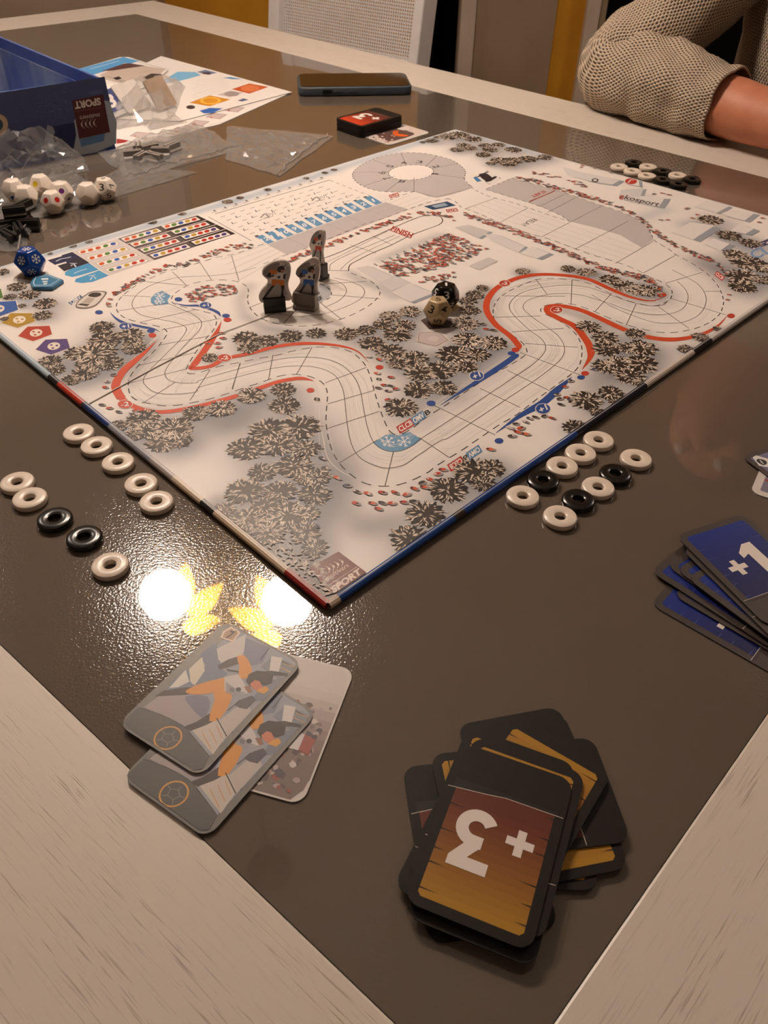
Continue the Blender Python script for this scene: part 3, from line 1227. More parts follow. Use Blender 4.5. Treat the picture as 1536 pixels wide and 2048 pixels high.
# wrapped edges in their printed colours
def edge_strip(stops):
    """stops: (photo pixel on the top edge, colour up to the next stop)"""
    A, B_ = BP(*stops[0][0]), BP(*stops[-1][0])
    dx, dy = B_[0] - A[0], B_[1] - A[1]
    m = hypot(dx, dy)
    nx, ny = dy / m, -dx / m
    mb = MB()
    prof = [(-0.0012, ZB + 0.00006), (0.0008, ZB - 0.0001), (0.0020, ZB - 0.0010), (0.0023, ZB - TB * 0.55), (0.0018, ZB - TB + 0.0003), (-0.0012, ZB - TB)]
    ts = [((BP(*p)[0] - A[0]) * dx + (BP(*p)[1] - A[1]) * dy) / (m * m) for p, _ in stops]
    for i in range(len(stops) - 1):
        v = []
        for t in (ts[i], ts[i + 1]):
            for (o_, z) in prof:
                v.append((A[0] + dx * t + nx * o_, A[1] + dy * t + ny * o_, TZ + z))
        k = len(prof)
        mb.add(v, [(j, k + j, k + j + 1, j + 1) for j in range(k - 1)], lin(stops[i][1]))
    return mb.build('edge_binding', inkb, board, BO, smooth=False)


edge_strip([((-118, 570), (168, 186, 200)), ((95, 750), (34, 32, 34)), ((112, 766), (188, 54, 32)), ((160, 806), (52, 46, 60)), ((166, 811), (34, 58, 118)), ((215, 850), (140, 140, 150)), ((300, 917), (166, 156, 150)), ((345, 953), (206, 186, 160)), ((402, 1000), (44, 40, 38)), ((428, 1022), (208, 186, 158)), ((572, 1139), (150, 44, 38)), ((656, 1205), None)])
edge_strip([((656, 1205), (206, 184, 164)), ((676, 1191), (34, 72, 136)), ((905, 1030), (60, 50, 44)), ((925, 1017), (30, 64, 130)), ((1150, 862), (22, 24, 36)), ((1290, 766), (204, 190, 178)), ((1385, 700), (22, 20, 22)), ((1421, 676), (190, 182, 176)), ((1706, 479), None)])
edge_strip([((1706, 479), (190, 196, 200)), ((911, 259), None)])
edge_strip([((911, 259), (196, 204, 208)), ((-118, 570), None)])

# ------------------------------------------------------------------ track and artwork
class BoardInk(Ink):
    def raw(s, pts, col, lay=None):
        q = []
        for (x, y) in pts:
            for (p1, p2) in ((bN, bR), (bR, bF), (bF, bL), (bL, bN)):
                dx, dy = p2[0] - p1[0], p2[1] - p1[1]
                m = hypot(dx, dy)
                d = (-dy * (x - p1[0]) + dx * (y - p1[1])) / m - 0.0014
                if d < 0:
                    x, y = x + dy / m * d, y - dx / m * d
            q.append((x, y))
        Ink.raw(s, q, col, lay)


K = BoardInk(BP, 0.000018)
PX = lambda ox, oy, s, l: [(ox + x / s, oy + y / s) for x, y in l]
DK = (58, 48, 42)
LN = (92, 80, 70)
outer_d = [(527, 488), (500, 497), (473, 507), (433, 515), (400, 525), (367, 535), (333, 543), (300, 557), (277, 568), (257, 582), (242, 595), (233, 610), (235, 623), (248, 635), (267, 642), (287, 647), (307, 651), (323, 655), (333, 662), (333, 670), (325, 682), (313, 697), (297, 713), (280, 728), (267, 743), (258, 760), (257, 777), (263, 793), (280, 803), (303, 808), (330, 812), (360, 810), (387, 805), (420, 798), (462, 785), (494, 774), (525, 764), (556, 753), (587, 749), (615, 752), (638, 761), (650, 772), (655, 788), (654, 807), (652, 835), (654, 862), (660, 889), (670, 913), (685, 934), (705, 952), (728, 966), (755, 972), (783, 972), (810, 966), (834, 956), (857, 944), (877, 929), (929, 897), (995, 852), (1034, 829), (1073, 799), (1113, 770), (1144, 747), (1157, 733), (1163, 715), (1163, 692), (1154, 672), (1140, 657), (1124, 645), (1105, 635), (1087, 627), (1081, 620), (1089, 612), (1109, 608), (1128, 607), (1152, 610), (1175, 618), (1202, 629), (1230, 641), (1257, 651), (1288, 659), (1320, 665), (1351, 665), (1374, 661), (1391, 657), (1404, 652), (1417, 646), (1429, 638), (1437, 631), (1442, 624), (1445, 614), (1447, 606), (1446, 597), (1444, 589), (1440, 580), (1435, 571), (1428, 562), (1420, 553), (1411, 545), (1401, 538), (1389, 530), (1377, 523), (1364, 516), (1351, 509), (1337, 498), (1311, 483), (1304, 472), (1291, 450), (1264, 433), (1231, 420), (1191, 407), (1151, 393), (1111, 380), (1067, 368), (1025, 356)]
inner_d = [(893, 397), (910, 403), (923, 415), (937, 420), (957, 427), (980, 437), (1003, 447), (1027, 455), (1050, 465), (1080, 473), (1110, 482), (1151, 498), (1184, 510), (1211, 518), (1241, 527), (1274, 540), (1301, 555), (1321, 563), (1337, 573), (1344, 583), (1341, 597), (1324, 608), (1304, 612), (1281, 608), (1257, 602), (1234, 593), (1211, 583), (1191, 573), (1171, 565), (1147, 560), (1124, 558), (1101, 557), (1074, 559), (1054, 566), (1034, 575), (1015, 584), (999, 596), (989, 610), (986, 624), (988, 637), (995, 649), (1007, 659), (1023, 670), (1038, 680), (1050, 692), (1054, 704), (1050, 711), (1019, 731), (976, 754), (937, 780), (890, 811), (851, 836), (820, 860), (795, 870), (779, 862), (771, 847), (763, 827), (755, 804), (748, 780), (742, 757), (732, 733), (716, 714), (697, 702), (673, 696), (646, 694), (619, 696), (587, 702), (556, 710), (517, 717), (478, 725), (439, 733), (400, 745), (383, 748), (373, 744), (375, 733), (390, 707), (410, 680), (427, 660), (433, 643), (427, 630), (407, 623), (380, 617), (353, 610), (343, 602), (347, 590), (360, 580), (383, 568), (413, 562), (443, 560), (473, 563), (492, 572), (497, 583), (495, 600), (503, 620), (523, 637), (553, 647), (587, 652), (617, 652), (650, 647), (683, 638), (710, 627), (737, 612), (753, 598), (760, 585), (753, 572), (740, 562), (717, 552), (698, 545)]
laneA = PX(0, 400, 3, [(1536, 405), (1400, 440), (1250, 455), (1100, 462), (1000, 480), (900, 515), (830, 560), (795, 610), (800, 650), (850, 690), (950, 715), (1050, 735), (1110, 760), (1115, 790), (1080, 840), (1020, 900), (960, 960), (890, 1030), (860, 1080), (870, 1110), (920, 1150), (1000, 1165), (1100, 1162), (1180, 1150)]) + PX(400, 620, 2.56, [(0, 395), (150, 355), (300, 315), (420, 292), (530, 287), (620, 300), (690, 335), (725, 390), (740, 450), (750, 550), (765, 650), (790, 720), (830, 765), (890, 795), (960, 810), (1040, 795), (1110, 750), (1230, 670)]) + PX(800, 520, 2.56, [(250, 910), (400, 810), (550, 710), (700, 610), (790, 540), (835, 490), (840, 440), (810, 390), (760, 350), (700, 310), (650, 270), (630, 240), (650, 210), (700, 190), (770, 175), (850, 172), (930, 180), (1000, 200), (1080, 225), (1160, 255), (1250, 275), (1340, 280), (1420, 265), (1460, 235), (1475, 190), (1460, 150), (1420, 110)])
laneB = PX(0, 400, 3, [(1010, 622), (1100, 660), (1180, 700), (1210, 740), (1190, 790), (1120, 860), (1050, 940), (1000, 1010), (990, 1050), (1020, 1085), (1100, 1100), (1180, 1097)]) + PX(400, 620, 2.56, [(0, 360), (150, 315), (300, 275), (420, 250), (530, 242), (640, 250), (730, 285), (790, 345), (820, 410), (835, 490), (850, 570), (870, 640), (900, 690), (950, 720), (1010, 725), (1070, 705), (1130, 660)]) + PX(800, 520, 2.56, [(170, 875), (300, 790), (450, 690), (600, 590), (680, 535), (735, 480), (745, 440), (720, 400), (670, 365), (620, 320), (580, 280), (560, 245), (570, 210), (610, 175), (680, 150), (770, 135), (870, 130), (960, 140), (1040, 165), (1120, 195), (1200, 220), (1280, 235), (1340, 232), (1365, 218)])
# right-hand outer lane
laneC = PX(1024, 280, 3, [(480, 930), (600, 1000), (740, 1060), (860, 1095), (960, 1100), (1040, 1090), (1120, 1050), (1160, 990), (1160, 930), (1120, 870), (1050, 825), (960, 780)])

# grey fields
GF_ = (190, 182, 180)
K.poly([(1025, 356), (1067, 368), (1111, 380), (1151, 393), (1191, 407), (1231, 420), (1264, 433), (1291, 450), (1304, 472), (1306, 480), (1283, 495), (1240, 470), (1190, 455), (1139, 443), (1124, 432), (1091, 417), (1057, 405), (970, 379)], GF_)
K.poly([(928, 357), (931, 345), (925, 335), (905, 321), (875, 312), (840, 306), (800, 306), (760, 314), (730, 326), (710, 340), (705, 352), (715, 366), (740, 378), (775, 384), (828, 383), (873, 395), (943, 376), (933, 366)], GF_, 3)
K.poly(PX(500, 320, 3.34, [(110, 562), (900, 280), (1060, 330), (250, 635)]), GF_)
K.poly([(660, 571), (640, 566), (630, 585), (633, 606), (655, 598), (663, 588)], (176, 176, 178))
K.up()
K.disc(822, 345, 45, 15, (236, 226, 218), 28, rot=-0.04)
# blue ice patches
K.poly(PX(0, 400, 3, [(975, 545), (1025, 575), (1005, 600), (1012, 625), (930, 635), (905, 615), (905, 590), (930, 562)]), (104, 152, 186))
K.poly(PX(400, 620, 2.56, [(885, 680), (970, 628), (1010, 640), (1075, 625), (1135, 662), (1100, 690), (1060, 712), (1010, 726), (960, 724), (915, 705)]), (104, 152, 186))


def flake(cx, cy, rx, ry, col=(226, 226, 228)):
    for k in range(3):
        a = pi * k / 3 + 0.2
        dx, dy = cos(a), sin(a)
        K.line([(cx - rx * dx, cy - ry * dy), (cx + rx * dx, cy + ry * dy)], wr_(cx, cy, rx * 0.16), col, 0)
        for sgn in (-1, 1):
            bx, by = cx + sgn * rx * 0.62 * dx, cy + sgn * ry * 0.62 * dy
            for d2 in (-0.7, 0.7):
                K.line([(bx, by), (bx + sgn * rx * 0.4 * cos(a + d2), by + sgn * ry * 0.4 * sin(a + d2))], wr_(cx, cy, rx * 0.12), col, 0)


K.up()
flake(319, 592, 11, 6)
flake(319, 603, 11, 6)
flake(776, 883, 14, 11)
flake(808, 883, 14, 11)
# faint ski tracks between the borders
K.up()
rs = random.Random(11)
for lane in (laneA, laneB):
    q = spline([BP(*p) for p in lane], 5)
    for k in range(60):
        off = rs.uniform(-0.020, 0.020) if lane is laneA else rs.uniform(-0.010, 0.020)
        i0 = rs.randrange(0, len(q) - 30)
        n = rs.randrange(18, 60)
        seg = []
        for i in range(i0, min(i0 + n, len(q) - 1)):
            a, b = q[i], q[i + 1]
            m = hypot(b[0] - a[0], b[1] - a[1]) or 1
            o_ = off + 0.0015 * noise.noise(Vector((i * 0.15, k * 3.1, 0)))
            seg.append((a[0] - (b[1] - a[1]) / m * o_, a[1] + (b[0] - a[0]) / m * o_))
        K.ribbon(seg, rs.uniform(0.0002, 0.0005), (216, 208, 199))
K.up()
WD = 0.00072
for l in (laneA, laneB, laneC):
    K.line(l, 0.00050, LN)
K.dash(outer_d, WD, DK, 0.0062, 0.0042)
K.dash(inner_d, WD, DK, 0.0062, 0.0042)
K.dash([(1139, 443), (1124, 432), (1091, 417), (1057, 405), (1001, 388), (970, 379), (1025, 356)], WD, DK, 0.005, 0.0035, 1)
K.dash([(928, 357), (943, 375), (970, 390), (997, 398), (1030, 407), (1063, 418), (1097, 430), (1139, 443)], WD, DK, 0.005, 0.0035)
K.dash([(928, 357), (931, 345), (925, 335), (905, 321), (875, 312), (840, 306), (800, 306), (760, 314), (730, 326), (710, 340), (705, 352), (715, 366), (740, 378), (775, 384), (828, 383)], 0.0009, DK, 0.0035, 0.0030)
K.dash([(822 + 45 * cos(t), 345 - 15 * sin(t) - 1.8 * cos(t)) for t in [2 * pi * i / 24 for i in range(25)]], 0.0009, DK, 0.003, 0.0026)
K.dash([(900, 397), (857, 405), (813, 420), (767, 437), (733, 447), (693, 463), (653, 480), (617, 495), (573, 510), (527, 528)], WD, DK, 0.006, 0.0045)
K.dash([(829, 383), (800, 392), (780, 400)], WD, DK, 0.006, 0.004, 0)
K.dash([(640, 567), (657, 577), (663, 590), (653, 600), (633, 608)], WD, DK, 0.005, 0.004)
# finish loop
K.line([(697, 542), (700, 530), (717, 520), (743, 507), (783, 490), (817, 473), (850, 460), (877, 450), (885, 442), (880, 433), (863, 431), (843, 433), (823, 440), (793, 453), (733, 480), (683, 503), (647, 517)], 0.0009, DK)
K.line([(660, 541), (662, 528), (690, 512), (730, 495), (790, 470)], 0.0005, LN)
K.line([(640, 530), (690, 507), (775, 462)], 0.0004, LN)
K.line([(680, 540), (712, 514), (800, 472)], 0.0004, LN)
K.line([(776, 459), (822, 477)], 0.0010, (150, 50, 40), 0)
K.line([(745, 472), (785, 490)], 0.0005, LN, 0)
K.line([(700, 490), (752, 506)], 0.0005, LN, 0)
# loop below the figures
K.line([(530, 600), (545, 622), (590, 633), (650, 627), (700, 610), (727, 592), (725, 575), (700, 563), (668, 556)], 0.0005, LN)
K.line([(640, 555), (680, 565), (693, 582), (680, 600), (650, 615)], 0.0005, LN)
for a, b in (((567, 647), (600, 612)), ((683, 639), (640, 605)), ((760, 598), (663, 590)), ((733, 563), (645, 568)), ((500, 615), (560, 590)), ((650, 541), (698, 542))):
    K.line([a, b], 0.0006, LN, 0)
# cross lines
SEG = [((287, 563), (373, 571 - 0)), ((345, 544), (373, 571)), ((400, 525), (423, 560)), ((463, 511), (478, 562)), ((245, 591), (302, 594)), ((237, 622), (337, 606)), ((280, 645), (390, 620)), ((323, 660), (440, 637)), ((320, 690), (415, 673)), ((277, 731), (392, 705)), ((257, 767), (373, 738)), ((285, 807), (350, 765)), ((380, 801), (420, 740)), ((465, 779), (480, 726)), ((464, 778), (481, 726)), ((537, 760), (546, 710)), ((593, 749), (624, 695)), ((650, 766), (733, 735)), ((655, 808), (748, 781)), ((655, 857), (758, 823)), ((677, 927), (755, 880)), ((770, 972), (787, 903)), ((898, 915), (838, 875)), ((990, 870), (862, 808)), ((1040, 815), (960, 777)), ((1102, 783), (1015, 741)), ((1160, 750), (1040, 705)), ((1155, 695), (1050, 687)), ((1127, 657), (1023, 664)), ((1081, 632), (990, 635)), ((1130, 593), (1008, 592)), ((1094, 589), (1073, 560)), ((1142, 610), (1144, 560)), ((1190, 623), (1223, 587)), ((1252, 651), (1272, 608)), ((1378, 657), (1316, 613)), ((1452, 630), (1342, 597)), ((1440, 583), (1408, 583)), ((1404, 545), (1330, 567)), ((1352, 510), (1287, 546)), ((1307, 482), (1231, 527)), ((1257, 442), (1151, 498)), ((1204, 412), (1083, 474)), ((1110, 381), (1057, 405)), ((1000, 445), (1056, 416)), ((930, 418), (992, 396)), ((1150, 396), (1095, 425)), ((1128, 389), (1080, 413)), ((828, 383), (828, 356)), ((772, 383), (800, 362)), ((728, 372), (790, 352)), ((706, 345), (777, 344)), ((745, 320), (788, 334)), ((802, 307), (812, 329)), ((874, 312), (852, 332)), ((915, 327), (866, 337)), ((932, 357), (866, 348)), ((828, 383), (873, 395)), ((943, 376), (873, 395))]
for a, b in SEG:
    K.line([a, b], 0.00055, LN, 0)
for k in range(5):
    t = k / 4
    K.line([lerp((985, 400), (935, 417), t), lerp((1060, 425), (1010, 450), t), lerp((1290, 500), (1230, 523), t)], 0.00025, (170, 160, 152), 3)
    K.line([lerp((800, 388), (880, 398), t), lerp((700, 430), (815, 420), t)], 0.00025, (170, 160, 152), 0)
    K.line([lerp((530, 490), (570, 508), t), lerp((440, 520), (480, 560), t)], 0.0003, (150, 140, 132), 0)
for i in range(1, 6):
    p = lerp((533, 489), (769, 404), i / 6)
    q = lerp((575, 510), (817, 419), i / 6)
    K.line([p, q], 0.0004, (150, 142, 138), 0)
# shooting range
for k in range(12):
    a, b = lerp((533, 489), (769, 404), k / 12 + 0.012), lerp((533, 489), (769, 404), (k + 1) / 12 - 0.018)
    off = (-24, -14)
    q = [a, b, (b[0] + off[0], b[1] + off[1]), (a[0] + off[0], a[1] + off[1])]
    K.poly(q, (92, 146, 188))
    c = ((q[0][0] + q[2][0]) / 2, (q[0][1] + q[2][1]) / 2)
    K.text(str(12 - k), c, (7 if k < 3 else 4.2, -2.4 if k < 3 else -1.4), (-2.8, -3.2), (228, 226, 226), 0.02, K.layer + 1)
    K.line([(q[3][0] - 1, q[3][1] - 1), (q[3][0] + 5, q[3][1] - 3)], 0.0026, (70, 66, 64), 0)
K.line([(533, 490), (770, 404.5)], 0.0008, (232, 228, 224), 0, K.layer + 1)
K.line([(430, 428), (660, 360)], 0.0009, (90, 80, 72), 0)
K.line([(417, 434), (503, 482)], 0.0006, LN, 0)
K.dash([(660, 361), (740, 392)], 0.0006, LN, 0.005, 0.004, 0)
for r in range(6):
    for c in range(11):
        p = lerp(lerp((440, 434), (645, 373), c / 10.5), lerp((510, 474), (735, 397), c / 10.5), r / 6 + 0.02)
        K.line([p, (p[0] + 9, p[1] - 3)], 0.0006, (80, 70, 64), 0)
        if (r + c) % 2:
            K.line([(p[0] + 10, p[1] + 3), (p[0] + 13, p[1] + 7)], 0.0009, (100, 90, 82), 0)
for c in range(11):
    p = lerp((425, 428), (650, 359), c / 10.5)
    K.line([(p[0] - 2, p[1] - 2), (p[0] + 9, p[1] - 5)], 0.0006, (80, 70, 64), 0)
    K.line([(p[0] + 2, p[1] - 6), (p[0] + 6, p[1] - 7)], 0.0030, (110, 100, 94), 0)
for (x, y) in ((533, 432), (636, 398)):
    K.line([(x - 12, y + 4), (x - 3, y - 4), (x + 4, y + 2), (x - 6, y + 5)], 0.0016, (150, 140, 132))
    K.text('SIVI', (x + 8, y - 3), (9, -3), (-2, -3), (160, 150, 142))
# result table with coloured dots
K.quadgrad(PX(130, 400, 4.15, [(60, 430), (440, 322), (745, 500), (365, 628)]), (208, 200, 196), (206, 196, 190), 2)
K.poly(PX(130, 400, 4.15, [(440, 322), (785, 218), (1090, 385), (745, 500)]), (92, 82, 82))
K.poly(PX(130, 400, 4.15, [(785, 218), (1100, 128), (1415, 280), (1090, 385)]), (42, 34, 34))
K.poly(PX(130, 400, 4.15, [(-30, 460), (60, 432), (200, 520), (50, 570)]), (36, 38, 64))
K.poly(PX(130, 400, 4.15, [(45, 575), (200, 525), (280, 580), (130, 625), (60, 640), (0, 625), (0, 600)]), (70, 148, 196), 0)
K.poly(PX(130, 400, 4.15, [(145, 635), (285, 585), (362, 628), (230, 680), (140, 690), (80, 680), (90, 655)]), (70, 148, 196), 0)
K.poly(PX(0, 400, 3, [(285, 362), (440, 318), (480, 345), (330, 390)]), (38, 42, 74))
K.poly(PX(0, 400, 3, [(345, 395), (490, 352), (535, 378), (385, 428)]), (40, 38, 50))
OR2, GR2, BL2, YE2, RE2, PU2 = (206, 88, 44), (86, 130, 62), (48, 92, 170), (190, 154, 52), (186, 50, 36), (72, 52, 120)
rows4 = [[(150, 432), (400, 365)], [(225, 482), (480, 410)], [(305, 530), (558, 458)], [(385, 580), (640, 505)]]
pat = [[OR2, OR2, OR2, GR2, BL2], [OR2, OR2, GR2, BL2, YE2], [OR2, GR2, BL2, YE2, RE2], [GR2, BL2, YE2, RE2, RE2]]
rows5 = [[(515, 325), (750, 258)], [(590, 367), (828, 300)], [(672, 412), (905, 345)], [(755, 460), (990, 390)]]
pat5 = [[OR2, OR2, GR2, BL2, YE2], [OR2, GR2, BL2, YE2, RE2], [GR2, BL2, YE2, RE2, RE2], [BL2, YE2, RE2, RE2, PU2]]
rows6 = [[(850, 220), (1072, 162)], [(932, 262), (1150, 203)], [(1015, 305), (1232, 245)], [(1100, 350), (1320, 285)]]
pat6 = [[OR2, GR2, BL2, YE2, RE2], [GR2, BL2, YE2, RE2, RE2], [BL2, YE2, RE2, RE2, PU2], [YE2, RE2, RE2, PU2, PU2]]
K.up()
for rows, pats, bg in ((rows4, pat, (232, 222, 214)), (rows5, pat5, (232, 222, 214)), (rows6, pat6, (232, 222, 214))):
    for (a, b), cs in zip(rows, pats):
        a, b = PX(130, 400, 4.15, [a, b])
        K.line([(a[0] - 8.5, a[1] + 2.4), (b[0] + 8.5, b[1] - 2.4)], wr_(a[0], a[1], 21), (120, 108, 102), 0)
        K.line([(a[0] - 8, a[1] + 2.2), (b[0] + 8, b[1] - 2.2)], wr_(a[0], a[1], 19), bg, 0, K.layer + 1)
        for i, c in enumerate(cs):
            p = lerp(a, b, i / 4)
            K.disc(p[0], p[1], 5.6, 2.9, c, 12, K.layer + 2, -0.2)
for i in range(1, 4):
    p, q = lerp((236, 477), (309, 520), i / 4), lerp((395, 431), (471, 467), i / 4)
    K.line([p, q], 0.0011, (214, 204, 198), 0)
wl = (206, 212, 222)
K.line([(112, 523), (122, 518), (134, 516), (142, 514)], 0.0011, wl)
K.line([(142, 532), (147, 527), (152, 534)], 0.0012, wl, 0)
K.line([(140, 527), (154, 527)], 0.0010, wl, 0)
K.line([(148, 547), (160, 542), (174, 538)], 0.0011, wl)
K.line([(181, 560), (186, 551), (192, 558)], 0.0012, wl, 0)
K.line([(177, 552), (191, 550)], 0.0010, wl, 0)
K.up()
K.up()
# pentagon fields
def pent(pts, col, face=True):
    K.poly(pts, (226, 214, 200))
    c = (sum(p[0] for p in pts) / 5, sum(p[1] for p in pts) / 5)
    K.poly([lerp(p, c, 0.06) for p in pts], col, 0, K.layer + 1)
    if face:
        r = abs(pts[0][0] - c[0]) * 0.36 + 6
        K.disc(c[0], c[1], 13, 7.5, (228, 214, 196), 12, K.layer + 2, -0.15)
        K.disc(c[0] - 5, c[1] - 2, 3, 1.6, col, 6, K.layer + 3)
        K.disc(c[0] + 6, c[1] - 1, 3, 1.8, col, 6, K.layer + 3)
        K.disc(c[0] - 2, c[1] + 4, 3.4, 1.6, col, 6, K.layer + 3)


pent([(-60, 583), (-14, 580), (3, 577), (8, 596), (-30, 607)], (72, 112, 50))
pent([(-40, 605), (34, 601), (39, 620), (0, 634), (-50, 630)], (48, 88, 158))
pent([(20, 626), (66, 626), (72, 643), (35, 657), (1, 647)], (172, 136, 44))
pent([(54, 653), (101, 651), (106, 669), (66, 684), (34, 673)], (176, 58, 38))
pent([(90, 679), (136, 677), (142, 696), (102, 711), (69, 700)], (82, 62, 120))
pent([(836, 665), (876, 662), (900, 681), (873, 695), (834, 684)], (190, 176, 172), False)
K.line([(838, 666), (876, 663.5), (897, 681), (872, 693), (836, 684), (838, 666)], 0.0007, (140, 120, 112), 0, K.layer + 3)
K.disc(867, 678, 11, 5.5, (200, 188, 182), 14, K.layer + 3)
K.poly([(841, 641), (856, 634), (904, 637), (901, 656), (859, 659)], (86, 72, 70), 0, K.layer + 1)
K.poly([(880, 622), (912, 606), (925, 615), (905, 624)], (204, 178, 140), 0)
K.poly([(28, 556), (44, 543), (92, 546), (66, 562)], (150, 124, 104), 0)
K.line([(28, 556), (44, 543), (58, 545)], 0.0008, (226, 216, 206), 0, K.layer + 1)
# cars and little signs
def car(cx, cy, ux, uy, vx, vy, body=(206, 198, 190)):
    Q = lambda a, b: (cx + ux * a + vx * b, cy + uy * a + vy * b)
    K.poly([Q(-1, -0.8), Q(-0.8, -1), Q(0.8, -1), Q(1, -0.8), Q(1, 0.8), Q(0.8, 1), Q(-0.8, 1), Q(-1, 0.8)], (120, 108, 100), 2)
    K.poly([Q(-0.94, -0.9), Q(0.94, -0.9), Q(0.94, 0.9), Q(-0.94, 0.9)], body, 2, K.layer + 1)
    K.poly([Q(0.3, -0.8), Q(0.62, -0.7), Q(0.62, 0.7), Q(0.3, 0.8)], (56, 48, 44), 2, K.layer + 2)
    K.poly([Q(-0.85, -0.8), Q(-0.65, -0.75), Q(-0.65, 0.75), Q(-0.85, 0.8)], (70, 60, 54), 2, K.layer + 2)


K.poly([(151, 612), (157, 601), (178, 585), (196, 582), (214, 584), (208, 595), (192, 612), (172, 618), (155, 617)], (120, 108, 100), 2)
K.poly([(154, 611), (159, 602), (179, 587), (196, 584), (210, 586), (204, 596), (190, 610), (171, 615), (157, 614)], (212, 204, 196), 2, K.layer + 1)
K.poly([(176, 592), (184, 586), (200, 586), (202, 591), (192, 595), (182, 594)], (56, 46, 42), 2, K.layer + 2)
K.poly([(163, 606), (176, 595), (190, 597), (180, 608)], (176, 164, 150), 0, K.layer + 2)
K.poly([(155, 610), (162, 607), (180, 609), (174, 613)], (66, 54, 48), 0, K.layer + 2)
car(976, 355, 14, 8, -12, 6, (226, 220, 214))
K.poly([(957, 349), (975, 348), (986, 360), (972, 363)], (48, 38, 44), 2, K.layer + 3)
K.poly([(946, 355), (956, 353), (964, 362), (954, 364)], (70, 128, 180), 0)
K.poly([(136, 606), (160, 590), (166, 594), (143, 610)], (70, 100, 140), 0)
K.text('OMV', (151, 600), (10, -6.4), (-3, -3), (224, 220, 216), 0.02, K.layer + 2)


def sign(c, r, u, t, bg, fg=(230, 220, 210)):
    K.poly([(c[0] - r[0] - u[0], c[1] - r[1] - u[1]), (c[0] + r[0] - u[0], c[1] + r[1] - u[1]), (c[0] + r[0] + u[0], c[1] + r[1] + u[1]), (c[0] - r[0] + u[0], c[1] - r[1] + u[1])], bg)
    K.text(t, c, (r[0] * 0.85, r[1] * 0.85), (u[0] * 0.7, u[1] * 0.7), fg, 0.03, K.layer + 1)


RD, SB = (176, 52, 40), (84, 128, 168)
sign((811, 852), (15, -9), (-4, -7), 'CLCB', RD)
sign((837, 836), (12, -8), (-4, -7), 'OMV', SB)
sign((855, 825), (5.5, -3.6), (-4, -6), 'B', (214, 208, 200), (40, 36, 34))
sign((912, 928), (-14, 9), (4, 7), 'CLCB', RD)
sign((948, 905), (-13, 8.5), (4, 7), 'OMV', SB)
sign((931, 916), (-5, 3.2), (4, 6), 'B', (214, 208, 200), (40, 36, 34))
sign((634, 799), (8, 1), (0, -5), '8', (222, 212, 202), (50, 44, 40))
sign((758, 759), (7, 1), (0, -4), '8', (222, 212, 202), (50, 44, 40))
sign((638, 598), (6, -4), (-2, -5), '8', (150, 152, 156), (60, 56, 54))
sign((788, 391), (9, -3), (-2, -3), 'CLCB', RD)
sign((904, 421), (11, -1.5), (-2, -3), 'CLCB', RD)
K.poly([(848, 413), (894, 403), (912, 411), (866, 420)], (44, 72, 104))
K.poly([(862, 412), (888, 406), (897, 411), (872, 416)], (150, 168, 184), 0, K.layer + 1)
sign((1439, 552), (8, 6), (3, -4), 'CLCB', (196, 66, 50))
K.poly([(1498, 494), (1545, 474), (1560, 480), (1508, 500)], (52, 54, 92))
K.text('CLC', (1530, 500), (26, -12), (-8, -7), (120, 156, 196), 0.02)
K.text('CC', (1530, 487), (24, -10), (2, -4), (220, 216, 214), 0.0, K.layer + 1)
K.text('FINISH', (804, 464), (21, 7.5), (3, -4.5), (178, 58, 40), 0.03, K.layer + 1)
K.text('START', (1077, 388), (-13, 5.6), (4.2, 1.5), (186, 66, 48), 0.02, K.layer + 1)
K.line([(1059, 403), (1110, 382)], 0.0012, (186, 66, 48), 0, K.layer + 1)
K.text('RELAY', (1058, 445), (-13, 6.5), (5, 1.9), (96, 86, 80), 0.0, K.layer + 1)
for n_, (x, y) in zip('12345678', ((870, 348), (872, 333), (839, 324), (807, 326), (780, 333), (764, 346), (773, 357), (804, 363))):
    a = atan2((y - 345) * 3, x - 822)
    K.text(n_, (x, y), (-6.5 * sin(a), 2.4 * cos(a)), (7 * cos(a), 2.6 * sin(a)), (66, 58, 54), 0.0, K.layer + 1)
# red and blue bonus ribbons
RB, BB = (202, 74, 40), (40, 74, 140)


def bonus(pts, wmax, col, t0=0.15, t1=0.15):
    q = spline([BP(*p) for p in pts], 6)
    n = len(q)
    w_ = []
    for i in range(n):
        t = i / (n - 1)
        k = 1.0
        if t0 and t < t0:
            k = t / t0
        if t1 and t > 1 - t1:
            k = min(k, (1 - t) / t1)
        w_.append(wmax * max(0.06, k))
    K.ribbon(q, w_, col)


K.up()
bonus([(220, 625), (232, 637), (248, 646), (266, 650), (290, 655), (307, 658), (320, 664)], 0.0030, BB, 0.3, 0.3)
bonus([(348, 606), (370, 611), (400, 612), (420, 618), (435, 625), (442, 634)], 0.0030, BB, 0.3, 0.2)
bonus([(313, 682), (295, 700), (272, 720), (247, 742), (233, 765), (233, 780), (243, 797)], 0.0058, RB, 0.4, 0)
bonus([(243, 797), (265, 812), (300, 823), (340, 823), (400, 812), (470, 793), (520, 776), (560, 763), (600, 757), (628, 762)], 0.0042, RB, 0, 0.1)
bonus([(443, 643), (432, 667), (410, 700), (388, 730)], 0.0050, RB, 0.5, 0)
bonus([(388, 730), (384, 737), (420, 733), (450, 718), (500, 707), (560, 692), (620, 687), (680, 692), (715, 703), (737, 725)], 0.0042, RB, 0, 0.35)
bonus([(1038, 700), (1036, 690), (1020, 672), (990, 648), (973, 620), (978, 594), (1000, 572), (1040, 555), (1085, 549), (1140, 552), (1180, 560), (1220, 578), (1260, 594), (1300, 602), (1325, 596)], 0.0050, RB, 0.06, 0.2)
